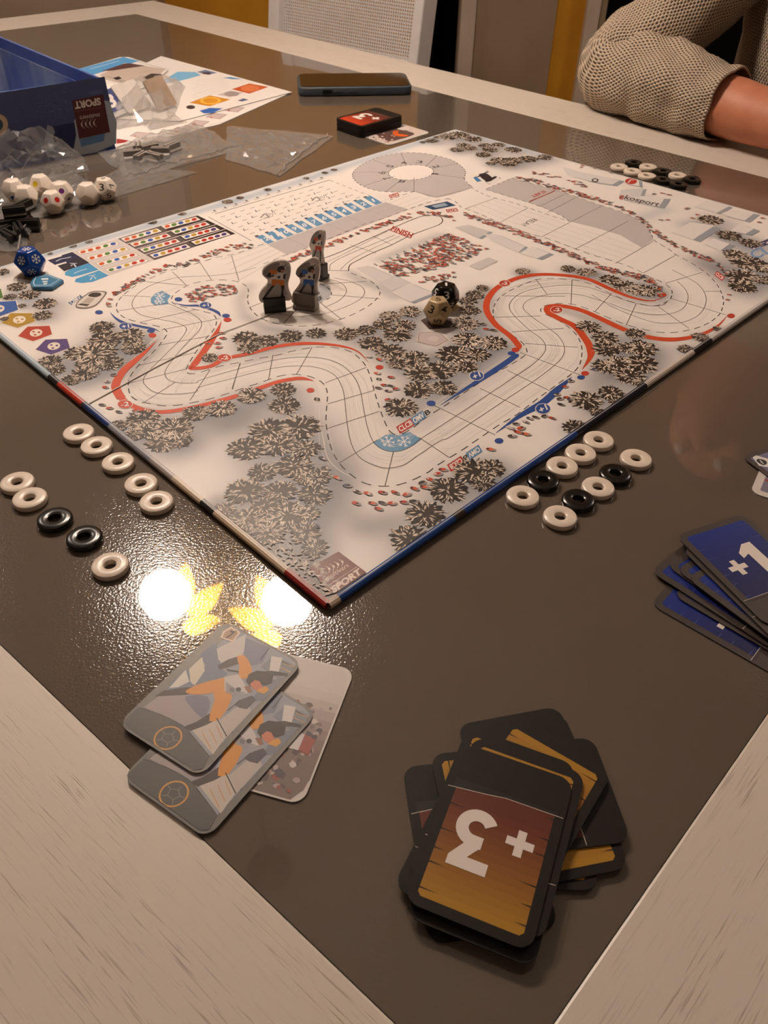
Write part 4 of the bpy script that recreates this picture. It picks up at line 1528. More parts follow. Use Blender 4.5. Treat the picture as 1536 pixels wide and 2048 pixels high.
bonus([(1164, 740), (1180, 715), (1180, 695), (1166, 672), (1148, 652), (1120, 638), (1098, 626), (1097, 615), (1120, 612), (1160, 620), (1200, 637), (1250, 660), (1300, 675), (1350, 679), (1400, 670), (1435, 652), (1454, 632)], 0.0058, RB, 0.1, 0.2)
bonus([(882, 810), (920, 785), (960, 760), (1010, 727), (1036, 708)], 0.0048, BB, 0.6, 0.05)
bonus([(992, 866), (1040, 832), (1085, 806), (1120, 775), (1144, 754)], 0.0055, BB, 0.4, 0.3)
K.up()
for (x, y) in ((198, 625), (302, 662), (357, 599), (452, 632), (862, 807), (998, 882), (1023, 707), (1162, 755)):
    K.disc(x, y, 8 if y < 760 else 9, 4.2 if y < 760 else 5.5, BB, 14)
for (x, y) in ((305, 671), (455, 640), (621, 781), (759, 735), (1031, 700), (1170, 747), (1462, 632), (1325, 590)):
    K.disc(x, y, 8, 4.6, (190, 62, 40), 14)


def badge(x, y, rx, ry, col, t, rot=0.0):
    K.disc(x, y, rx, ry, (226, 214, 204), 20)
    K.disc(x, y, rx * 0.9, ry * 0.9, col, 20, K.layer + 1)
    K.text(t, (x, y), (rx * 0.52 * cos(rot), rx * 0.52 * sin(rot)), (ry * 0.48 * sin(rot), -ry * 0.48), (228, 220, 214), 0.03, K.layer + 2)


K.up()
badge(251, 653, 14, 7.5, BB, '+1', -0.15)
badge(411, 611, 13, 7, BB, '+1', -0.2)
badge(953, 752, 15, 10, BB, '+1', -0.45)
badge(1086, 818, 16, 11, BB, '+1', -0.5)
badge(250, 809, 16, 9, (190, 62, 40), '-2', -0.15)
badge(449, 716, 15, 8, (190, 62, 40), '-2', -0.15)
badge(1009, 567, 12, 6.5, (180, 58, 40), '-2', -0.1)
badge(1113, 620, 13, 7.5, (180, 58, 40), '-2', -0.15)
K.up()
K.up()
# village houses and stand roofs on the right
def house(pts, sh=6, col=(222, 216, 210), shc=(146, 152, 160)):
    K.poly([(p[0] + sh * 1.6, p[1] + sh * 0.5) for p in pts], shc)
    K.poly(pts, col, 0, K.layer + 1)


H8 = lambda l: PX(1024, 280, 3, l)
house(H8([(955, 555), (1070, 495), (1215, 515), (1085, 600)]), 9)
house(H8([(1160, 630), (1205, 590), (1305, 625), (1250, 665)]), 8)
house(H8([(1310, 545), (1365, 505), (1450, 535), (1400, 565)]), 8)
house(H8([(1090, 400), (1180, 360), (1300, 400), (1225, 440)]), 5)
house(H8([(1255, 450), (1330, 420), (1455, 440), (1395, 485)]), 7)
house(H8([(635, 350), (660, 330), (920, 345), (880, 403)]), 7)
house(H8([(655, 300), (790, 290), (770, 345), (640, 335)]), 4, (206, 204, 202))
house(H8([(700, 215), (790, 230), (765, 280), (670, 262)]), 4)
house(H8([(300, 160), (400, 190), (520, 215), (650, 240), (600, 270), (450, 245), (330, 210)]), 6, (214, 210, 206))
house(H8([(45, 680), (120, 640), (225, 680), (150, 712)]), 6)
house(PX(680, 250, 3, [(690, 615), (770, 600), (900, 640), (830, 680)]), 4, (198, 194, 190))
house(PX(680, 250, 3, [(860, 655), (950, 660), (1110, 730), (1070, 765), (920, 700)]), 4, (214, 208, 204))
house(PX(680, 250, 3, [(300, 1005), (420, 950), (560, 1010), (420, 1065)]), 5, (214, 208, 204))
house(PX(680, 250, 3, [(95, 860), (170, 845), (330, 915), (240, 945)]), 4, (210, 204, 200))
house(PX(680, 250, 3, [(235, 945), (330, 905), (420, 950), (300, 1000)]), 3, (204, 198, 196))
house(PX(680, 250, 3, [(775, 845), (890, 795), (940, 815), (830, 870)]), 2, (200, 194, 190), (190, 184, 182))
K.up()
K.up()
K.text('ekosport', (1278, 402), (40, 9), (4, -5), (60, 56, 58), 0.02)
K.text('e', (1243, 395), (4.5, 1), (2, -4), (190, 70, 52), 0.0, K.layer + 1)
K.disc(1262, 363, 12, 6, (182, 54, 42), 16)
K.line([(1256, 366), (1262, 360), (1268, 361)], 0.0012, (230, 222, 216), 3, K.layer + 1)
K.disc(1190, 361, 7, 4, (70, 66, 66), 12)
K.disc(1190, 361, 4, 2.2, (214, 208, 204), 10, K.layer + 1)
for k in range(9):
    p = lerp((748, 528), (866, 476), k / 8)
    K.line([p, (p[0] + 7, p[1] + 4)], 0.0018, (150, 146, 144), 0)
K.up()
# trees
rt = random.Random(21)


def tree(x, y, r, pale=0.0):
    c = BP(x, y)
    R_ = wr_(x, y, r)
    dk = lerp((40, 32, 27), (92, 84, 78), pale)
    # dark crown with ragged twigs
    for q in range(3):
        n = 30
        pts = []
        a0_ = rt.random() * 6
        k_ = (1.0, 0.86, 0.66)[q]
        for i in range(n):
            a = a0_ + 2 * pi * i / n
            rr = R_ * k_ * (rt.uniform(0.92, 1.10) if i % 2 else rt.uniform(0.68, 0.92))
            pts.append((c[0] + rr * cos(a), c[1] + rr * sin(a)))
        K.raw(pts, lin(lerp(dk, (70, 60, 52), 0.25 * q)), K.layer + q)
    lay = K.layer + 4 + rt.randrange(0, 3)
    snow = rt.uniform(0.55, 1.0)
    for i in range(int(74 * snow + R_ * 1800)):
        a = rt.random() * 2 * pi
        r0 = R_ * (0.06 + 0.90 * sqrt(rt.random()))
        L = R_ * rt.uniform(0.18, 0.46)
        wv = R_ * rt.uniform(0.026, 0.056)
        a2 = a + rt.uniform(-0.5, 0.5)
        px, py = c[0] + r0 * cos(a), c[1] + r0 * sin(a)
        dx, dy = cos(a2), sin(a2)
        col = lerp((226, 212, 194), (190, 174, 158), rt.random())
        if rt.random() < 0.18:
            col = dk
        K.raw([(px - dx * L * 0.4, py - dy * L * 0.4), (px - dy * wv, py + dx * wv), (px + dx * L * 0.6, py + dy * L * 0.6), (px + dy * wv, py - dx * wv)], lin(col), lay)


for (x, y, r) in TREES:
    pale = 0.22 if (y > 1000 and x < 660) else 0.0
    tree(x, y, r * 1.12, pale)
for (x, y, r) in EDGE_T:
    tree(x, y, r * 0.62, 0.1)
K.layer += 8
# spectators
CC = [(204, 84, 48), (190, 62, 40), (212, 104, 70), (196, 70, 42), (70, 58, 56), (56, 48, 50), (196, 184, 176), (72, 78, 100), (186, 58, 40)]


def fan(x, y, s):
    c = BP(x, y)
    R_ = wr_(x, y, s * 1.35)
    a = rt.uniform(-0.6, 0.6) + (pi if rt.random() < 0.5 else 0)
    col = rt.choice(CC)
    dx, dy = cos(a), sin(a)

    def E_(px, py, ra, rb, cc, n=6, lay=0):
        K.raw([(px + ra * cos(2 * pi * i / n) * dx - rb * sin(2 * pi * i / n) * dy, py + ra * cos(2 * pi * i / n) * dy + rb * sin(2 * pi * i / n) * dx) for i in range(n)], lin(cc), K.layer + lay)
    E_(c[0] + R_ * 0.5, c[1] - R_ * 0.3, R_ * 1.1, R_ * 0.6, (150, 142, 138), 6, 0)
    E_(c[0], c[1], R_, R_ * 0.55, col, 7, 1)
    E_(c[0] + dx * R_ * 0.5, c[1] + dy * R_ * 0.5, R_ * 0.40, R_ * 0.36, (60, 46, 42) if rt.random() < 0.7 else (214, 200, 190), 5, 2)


def crowd(pts, n, width, s=3.2):
    L = [hypot(pts[i + 1][0] - pts[i][0], pts[i + 1][1] - pts[i][1]) for i in range(len(pts) - 1)]
    T = sum(L)
    for k in range(n):
        t = rt.random() * T
        i = 0
        while t > L[i] and i < len(L) - 1:
            t -= L[i]
            i += 1
        p = lerp(pts[i], pts[i + 1], min(1, t / L[i]))
        fan(p[0] + rt.uniform(-2, 2), p[1] + rt.uniform(-width, width), s)


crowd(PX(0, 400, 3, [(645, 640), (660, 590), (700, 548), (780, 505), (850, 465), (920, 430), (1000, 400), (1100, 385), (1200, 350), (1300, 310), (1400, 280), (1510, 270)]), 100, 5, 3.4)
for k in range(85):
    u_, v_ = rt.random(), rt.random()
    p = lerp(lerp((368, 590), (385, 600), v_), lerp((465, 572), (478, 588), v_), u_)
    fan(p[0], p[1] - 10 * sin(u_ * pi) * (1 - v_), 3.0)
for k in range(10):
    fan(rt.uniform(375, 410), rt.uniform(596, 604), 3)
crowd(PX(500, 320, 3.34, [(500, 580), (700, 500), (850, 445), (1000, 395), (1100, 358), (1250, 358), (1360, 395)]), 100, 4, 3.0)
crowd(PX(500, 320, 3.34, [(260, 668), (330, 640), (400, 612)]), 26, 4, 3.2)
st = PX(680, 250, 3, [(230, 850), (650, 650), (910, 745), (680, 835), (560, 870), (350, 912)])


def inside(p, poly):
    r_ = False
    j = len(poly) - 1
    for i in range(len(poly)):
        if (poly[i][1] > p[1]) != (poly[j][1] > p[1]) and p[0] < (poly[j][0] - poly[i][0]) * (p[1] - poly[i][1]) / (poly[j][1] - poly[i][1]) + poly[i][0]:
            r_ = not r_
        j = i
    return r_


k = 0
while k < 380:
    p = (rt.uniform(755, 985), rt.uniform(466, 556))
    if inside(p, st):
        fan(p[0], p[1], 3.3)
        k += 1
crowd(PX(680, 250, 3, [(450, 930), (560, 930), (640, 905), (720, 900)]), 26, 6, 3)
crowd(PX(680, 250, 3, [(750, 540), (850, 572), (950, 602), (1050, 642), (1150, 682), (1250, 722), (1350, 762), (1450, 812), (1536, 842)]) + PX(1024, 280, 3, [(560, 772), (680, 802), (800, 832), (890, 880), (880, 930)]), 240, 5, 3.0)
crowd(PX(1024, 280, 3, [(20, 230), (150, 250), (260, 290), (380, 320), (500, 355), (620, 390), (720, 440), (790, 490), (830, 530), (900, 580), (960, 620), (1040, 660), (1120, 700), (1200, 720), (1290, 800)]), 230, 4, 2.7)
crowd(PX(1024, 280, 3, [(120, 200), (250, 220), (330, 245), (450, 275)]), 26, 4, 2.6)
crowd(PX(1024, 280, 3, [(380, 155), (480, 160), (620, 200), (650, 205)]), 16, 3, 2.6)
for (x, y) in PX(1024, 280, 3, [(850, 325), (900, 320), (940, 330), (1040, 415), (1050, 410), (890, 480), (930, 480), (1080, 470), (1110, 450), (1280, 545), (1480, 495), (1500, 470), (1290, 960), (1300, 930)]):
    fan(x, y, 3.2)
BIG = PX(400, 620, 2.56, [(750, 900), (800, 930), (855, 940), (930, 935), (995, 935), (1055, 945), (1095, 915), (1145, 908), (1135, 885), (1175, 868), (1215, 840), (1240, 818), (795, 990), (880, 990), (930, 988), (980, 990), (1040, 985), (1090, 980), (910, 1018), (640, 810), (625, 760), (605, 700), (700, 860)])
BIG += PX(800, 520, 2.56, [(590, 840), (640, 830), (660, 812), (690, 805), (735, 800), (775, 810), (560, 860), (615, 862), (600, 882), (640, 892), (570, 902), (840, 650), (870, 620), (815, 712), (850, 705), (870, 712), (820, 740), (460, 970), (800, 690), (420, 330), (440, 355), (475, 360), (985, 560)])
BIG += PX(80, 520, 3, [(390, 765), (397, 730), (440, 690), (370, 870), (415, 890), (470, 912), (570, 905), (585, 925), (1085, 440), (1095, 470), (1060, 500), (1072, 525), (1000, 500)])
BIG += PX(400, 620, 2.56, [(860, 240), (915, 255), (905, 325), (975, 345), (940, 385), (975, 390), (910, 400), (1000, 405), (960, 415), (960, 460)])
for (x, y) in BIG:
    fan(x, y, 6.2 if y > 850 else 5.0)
K.layer += 3
# corner logo
K.poly(PX(560, 1080, 5.12, [(300, 290), (600, 125), (885, 338), (575, 545), (520, 560)]), (112, 62, 56))
K.up()
K.text('multivers', PX(560, 1080, 5.12, [(585, 330)])[0], (22, -14), (-2.4, -4.2), (216, 196, 182), 0.0)
K.text('SPORT', PX(560, 1080, 5.12, [(680, 420)])[0], (28, -19.5), (-3.5, -6), (222, 202, 188), 0.05)
K.line(PX(560, 1080, 5.12, [(500, 470), (790, 280)]), 0.0004, (206, 180, 168), 0)
for k in range(4):
    c = lerp((490, 310), (625, 240), k / 3)
    K.line(PX(560, 1080, 5.12, [(c[0] - 28, c[1] - 32), (c[0] + 5, c[1] - 20), (c[0] + 18, c[1] + 5), (c[0] + 6, c[1] + 34)]), [0.0003] * 5 + [0.0011] * 3 + [0.0003] * 5, (222, 204, 190), 4)
# speckled corner
for k in range(150):
    t = rt.random()
    p = lerp((470, 1040), (662, 1195), t)
    x, y = p[0] + rt.uniform(-6, 50) * (1 - 0.4 * t), p[1] + rt.uniform(-30, 6)
    if not inside((x, y), [(656, 1204), (430, 1015), (560, 950), (720, 1130)]):
        continue
    c = BP(x, y)
    s_ = rt.uniform(0.0006, 0.0016)
    a = rt.random() * 6
    K.raw([(c[0] + s_ * cos(a + j * 1.57) * (1.4 if j % 2 else 0.6), c[1] + s_ * sin(a + j * 1.57) * (1.4 if j % 2 else 0.6)) for j in range(4)], lin(lerp((196, 182, 166), (130, 118, 110), rt.random())))
# fold line
K.up()
K.line([(163, 815), (300, 742), (442, 668), (590, 612)], 0.0008, (96, 82, 72), 0)
K.line([(163, 814), (300, 740.8), (442, 667)], 0.0005, (226, 214, 202), 0, K.layer + 1)
K.build('printed_artwork', inkb, board, loc, ZB)

# ================================================================== RINGS
def ring_mesh(mb):
    R1, R0, h = 0.0094, 0.0030, 0.0040
    prof = [(R0, 0.0012), (R0 + 0.0003, 0.0004), (R0 + 0.0012, 0.0), (R1 - 0.0012, 0.0), (R1 - 0.0003, 0.0005), (R1, 0.0014), (R1, h - 0.0014), (R1 - 0.0004, h - 0.0005), (R1 - 0.0013, h), (R0 + 0.0010, h - 0.0001), (R0 + 0.0003, h - 0.0005), (R0, h - 0.0012)]
    return mb.lathe(prof, 40, closed=True)


ivory = mat('ivory_plastic', (222, 206, 188), 0.30, 0.5)
black_pl = mat('black_plastic', (16, 14, 14), 0.22, 0.5)
r_w = ring_mesh(MB()).build('target_ring', ivory, smooth=True, auto=0.62)
r_b = ring_mesh(MB()).build('target_ring', black_pl, smooth=True, auto=0.62)
RINGS = [
    (156, 862, 0, 'ivory ring at the top of the row beside the left board edge'),
    (192, 888, 0, 'second ivory ring in the row beside the left board edge'),
    (235, 921, 0, 'middle ivory ring of five beside the left board edge'),
    (281, 964, 0, 'fourth ivory ring in the row beside the left board edge'),
    (312, 1000, 0, 'lowest ivory ring of the row hugging the left board edge'),
    (33, 961, 0, 'ivory ring touching the left picture border on the dark glass'),
    (58, 993, 0, 'ivory ring just above the first black ring on the left'),
    (108, 1034, 1, 'upper black ring of the two lying on the left'),
    (167, 1071, 1, 'lower black ring of the two lying on the left'),
    (219, 1127, 0, 'ivory ring nearest the bright lamp reflection'),
    (1198, 877, 0, 'farthest ivory ring of the row along the right blue board edge'),
    (1162, 903, 0, 'second ivory ring of the row along the right blue board edge'),
    (1125, 929, 0, 'ivory ring just behind the black ring at the blue board edge'),
    (1087, 957, 1, 'black ring touching the blue board edge on the right'),
    (1046, 989, 0, 'ivory ring in front of the black ring at the blue board edge'),
    (1273, 914, 0, 'rightmost ivory ring of the outer row right of the board'),
    (1232, 944, 1, 'upper black ring of the outer row right of the board'),
    (1197, 971, 0, 'ivory ring between the two black rings right of the board'),
    (1158, 996, 1, 'lower black ring of the outer row right of the board'),
    (1121, 1030, 0, 'nearest ivory ring right of the board'),
    (1239, 331, 0, 'leftmost ivory ring behind the far board edge'),
    (1268, 323, 1, 'farthest black ring behind the board near the knitted sleeve'),
    (1297, 331, 0, 'ivory ring between two black rings in the back row'),
    (1327, 340, 1, 'black ring in the middle of the back row near the sleeve'),
    (1356, 348, 0, 'rightmost ivory ring behind the far board edge'),
    (1385, 356, 1, 'rightmost black ring behind the far board edge'),
    (1266, 340, 0, 'second ivory ring of the front row behind the board'),
    (1295, 349, 0, 'third ivory ring of the front row behind the board'),
    (1326, 357, 1, 'first black ring of the front row behind the board'),
    (1357, 366, 1, 'second black ring of the front row behind the board'),
]
used = [False, False]
for (x, y, k, lb) in RINGS:
    src = r_b if k else r_w
    o = src if not used[k] else src.copy()
    if used[k]:
        link(o)
    used[k] = True
    p = at(x, y, 0.0042)
    o.location = (p.x, p.y, TZ)
    tag(o, lb, 'ring', 'target rings lying on the table')

# ================================================================== CARDS
CW, CL, CT = 0.0460, 0.0690, 0.0006


def rrect(w, h, r, n=6, cx=0, cy=0):
    pts = []
    for (sx, sy, a0_) in ((1, 1, 0), (-1, 1, 90), (-1, -1, 180), (1, -1, 270)):
        for i in range(n + 1):
            a = radians(a0_ + 90 * i / n)
            pts.append((cx + sx * (w / 2 - r) + r * cos(a), cy + sy * (h / 2 - r) + r * sin(a)))
    return pts


def card_body(name, m, w=CW, l=CL, t=CT, r=0.0058):
    return MB().prism(rrect(w, l, r), 0, t).build(name, m)


inkc = ink_mat('card_print', 0.42, 0.35)
card_dark = mottled('card_black', (27, 22, 20), (22, 18, 16), 200, 0.5, spec=0.25)
card_grey = mottled('card_grey', (104, 102, 98), (98, 96, 92), 200, 0.42)
card_white = mottled('card_white', (206, 198, 190), (198, 190, 182), 90, 0.45)
card_brown = mottled('card_greybrown', (62, 52, 48), (56, 46, 42), 200, 0.45)


def three(ink, cx, cy, s, col, lay=None):
    """flat-topped 3, height 2s"""
    ink.raw([(cx + s * x, cy + s * y) for x, y in ((-0.62, 1.0), (0.62, 1.0), (0.62, 0.70), (0.30, 0.22), (-0.08, 0.22), (-0.30, 0.02), (0.02, 0.62), (-0.62, 0.62))][:4] + [(cx + s * 0.20, cy + s * 0.12), (cx - s * 0.22, cy + s * 0.22), (cx + s * 0.06, cy + s * 0.60), (cx - s * 0.62, cy + s * 0.60)], lin(col), lay)
    arc = [(cx - s * 0.26, cy + s * 0.04)] + [(cx + s * (0.04 + 0.46 * cos(radians(a))), cy + s * (-0.40 + 0.44 * sin(radians(a)))) for a in range(95, -165, -13)]
    ink.ribbon(arc, 0.40 * s, col, lay)


def plus(ink, cx, cy, s, col, lay=None):
    t = 0.31 * s
    ink.raw([(cx - s, cy - t), (cx - t, cy - t), (cx - t, cy - s), (cx + t, cy - s), (cx + t, cy - t), (cx + s, cy - t), (cx + s, cy + t), (cx + t, cy + t), (cx + t, cy + s), (cx - t, cy + s), (cx - t, cy + t), (cx - s, cy + t)], lin(col), lay)


def sprint_face(kind, num):
    """print of a number card, text upright along +y, plain end at -y"""
    ink = Ink(None, 0.00003)
    if kind == 'gold':
        c0, c1 = (168, 122, 34), (96, 42, 27)
    elif kind == 'red':
        c0, c1 = (196, 60, 26), (90, 36, 28)
    else:
        c0, c1 = (14, 40, 124), (6, 16, 78)
    wi, top, bot_ = CW / 2 - 0.0038, CL / 2 - 0.0038, -CL / 2 + 0.0165
    n = 16
    for i in range(n):
        y1 = top - (top - bot_) * i / n
        y0 = top - (top - bot_) * (i + 1) / n
        t = i / (n - 1)
        k = 0.0014 if i == 0 else 0.0
        c = lin(lerp(c0, c1, min(1, t * 1.15)))
        ink.raw([(-wi, y0), (wi, y0), (wi, y1 - k), (wi - k, y1), (-wi + k, y1), (-wi, y1 - k)] if k else [(-wi, y0), (wi, y0), (wi, y1), (-wi, y1)], c, 1)
    dkc = (34, 26, 24) if kind != 'blue' else (52, 66, 130)
    rr = random.Random(4)
    for sx in (-1, 1):
        for i in range(6):
            y = bot_ + (top - bot_) * (i + rr.uniform(0.2, 0.8)) / 6
            L = rr.uniform(0.003, 0.008)
            ink.raw([(sx * wi, y - 0.0003), (sx * wi, y + 0.0003), (sx * (wi - L), y)], lin(dkc), 2)
    # plain end with a bent white rule
    e = -CL / 2 + 0.0002
    dark = (25, 20, 18) if kind != 'blue' else (58, 48, 46)
    ink.raw([(-wi - 0.001, bot_ - 0.0005), (wi + 0.001, bot_ - 0.0005), (wi + 0.001, bot_ + 0.0040), (0.007, bot_ + 0.0022), (0.0, bot_ + 0.0010), (-wi - 0.001, bot_ + 0.0008)][::1], lin(dark), 3)
    ink.ribbon([(CW / 2 - 0.0006, bot_ + 0.0042), (0.007, bot_ + 0.0023), (0.0, bot_ + 0.0011), (-CW / 2 + 0.0006, bot_ + 0.0009)], 0.00026, (206, 192, 180), 4)
    W_ = (226, 214, 204)
    if num == 3:
        three(ink, 0.0062, 0.0040, 0.0120, W_, 5)
        plus(ink, -0.0098, -0.0010, 0.0052, W_, 5)
    else:
        ink.raw([(0.0032, -0.006), (0.0100, -0.006), (0.0100, 0.0155), (0.0046, 0.0155), (-0.0012, 0.0105), (-0.0012, 0.0066), (0.0032, 0.0084)], lin(W_), 5)
        plus(ink, -0.0086, 0.0024, 0.0052, W_, 5)
    return ink


def make_sprint(kind, num):
    c = card_body('playing_card', card_brown if kind == 'blue' else card_dark)
    sprint_face(kind, num).build('printed_face', inkc, c, None, CT)
    return c


def lay_card(src, p, rot, z, label, group=None, tilt=(0, 0), first=None):
    o = copy_tree(src)
    o.location = (p[0], p[1], TZ + z)
    o.rotation_euler = (tilt[0], tilt[1], radians(rot))
    tag(o, label, 'card', group)
    return o


gold = make_sprint('gold', 3)
red_c = make_sprint('red', 3)
blue_c = make_sprint('blue', 1)
C6 = lambda x, y: (760 + x / 2.844, 1380 + y / 2.844)
# right pile, bottom to top: a corner, a point along its short edge, and which end that edge is
PILE = [((1012, 92), (700, 150), 'head', 'black-ended card at the far tip of the gold pile'),
        ((128, 438), (500, 402), 'head', 'black-ended card sticking out on the left of the gold pile'),
        ((1248, 1142), (900, 1132), 'gold', 'lowest gold card on the right side of the pile'),
        ((1424, 1010), (1050, 1085), 'gold', 'gold card with a thin yellow strip at the right of the pile'),
        ((1432, 862), (1286, 470), 'head', 'black-ended card pointing right out of the gold pile'),
        ((72, 1120), (690, 1440), 'head', 'dark card sticking out at the near left of the gold pile'),
        ((880, 1585), (250, 1330), 'head', 'dark card sticking out nearest the camera under the gold pile'),
        ((1318, 480), (740, 150), 'gold', 'gold card fanned to the upper right of the pile'),
        ((500, 205), (1000, 385), 'gold', 'gold card showing a sliver at the top edge of the pile'),
        ((1170, 480), (660, 300), 'gold', 'gold card directly under the top card of the near pile')]
z = 0.0001
for (c, e, end, lb) in PILE:
    a, b_, m_ = at(*C6(*c), z + CT), at(*C6(*e), z + CT), at(*C6(650, 820), z + CT)
    ev = Vector((b_.x - a.x, b_.y - a.y)).normalized()
    nv = Vector((-ev.y, ev.x))
    if nv.dot(Vector((m_.x - a.x, m_.y - a.y))) < 0:
        nv = -nv
    cc = Vector((a.x, a.y)) + ev * CW / 2 + nv * CL / 2
    upt = -nv if end == 'gold' else nv
    lay_card(gold, cc, math.degrees(atan2(-upt.x, upt.y)), z, lb, 'gold sprint cards in the near pile')
    z += 0.00075
p = at(987, 1674, z + CT)
lay_card(gold, p, 159.0, z, 'gold plus-three card on top of the near pile', 'gold sprint cards in the near pile')

# blue pile at the right border: corner and a point along the long left edge
BLUE = [((1308, 1208), (1536, 1338), 'blue card at the bottom of the right pile'),
        ((1354, 1190), (1536, 1296), 'second lowest blue card of the right pile'),
        ((1309, 1143), (1536, 1288), 'blue card whose corner reaches farthest left in the pile'),
        ((1340, 1131), (1536, 1272), 'blue card peeping out left in the middle of the pile'),
        ((1360, 1140), (1536, 1268), 'blue card showing only its rounded corner in the pile'),
        ((1382, 1157), (1536, 1271), 'blue card fanned low under the top two cards'),
        ((1371, 1100), (1536, 1262), 'blue card directly beneath the top blue card')]
z = 0.0001


def corner_card(src, A, D, z, lb, grp, w=CW, l=CL):
    a, d = at(*A, z + CT), at(*D, z + CT)
    up_ = Vector((a.x - d.x, a.y - d.y)).normalized()
    rt_ = Vector((up_.y, -up_.x))
    c = Vector((a.x, a.y)) + rt_ * (w / 2 - 0.0014) - up_ * (l / 2 - 0.0014)
    return lay_card(src, c, math.degrees(atan2(rt_.y, rt_.x)), z, lb, grp)


for (A, D, lb) in BLUE:
    corner_card(blue_c, A, D, z, lb, 'blue sprint cards in the right pile')
    z += 0.00085
corner_card(blue_c, (1358, 1072), (1533, 1245), z, 'blue plus-one card on top of the right pile', 'blue sprint cards in the right pile')

# far stack of red cards
q0, q1 = at(752, 216, 0.012), at(806, 233, 0.012)
farp = at(739, 234, 0.0125)
for k in range(12):
    lb = 'red plus-three card on top of the far stack' if k == 11 else 'dark-edged card in the far red stack below its top card'
    rr = random.Random(k + 3)
    lay_card(red_c, (farp.x + rr.uniform(-0.0004, 0.0004), farp.y + rr.uniform(-0.0004, 0.0004)), 135 + rr.uniform(-0.8, 0.8), 0.00005 + k * 0.00105, lb, 'far stack of red sprint cards').scale = (1, 1, 1.7)
for s_ in (gold, red_c, blue_c):
    for ch in list(s_.children):
        bpy.data.objects.remove(ch)
    bpy.data.objects.remove(s_)


def local_px(o, z):
    """photo pixel -> local 2-D of a card lying with rotation about z"""
    inv = Matrix.Rotation(-o.rotation_euler.z, 3, 'Z')

    def f(x, y):
        p = at(x, y, z)
        v = inv @ Vector((p.x - o.location.x, p.y - o.location.y, 0))
        return (v.x, v.y)
    return f


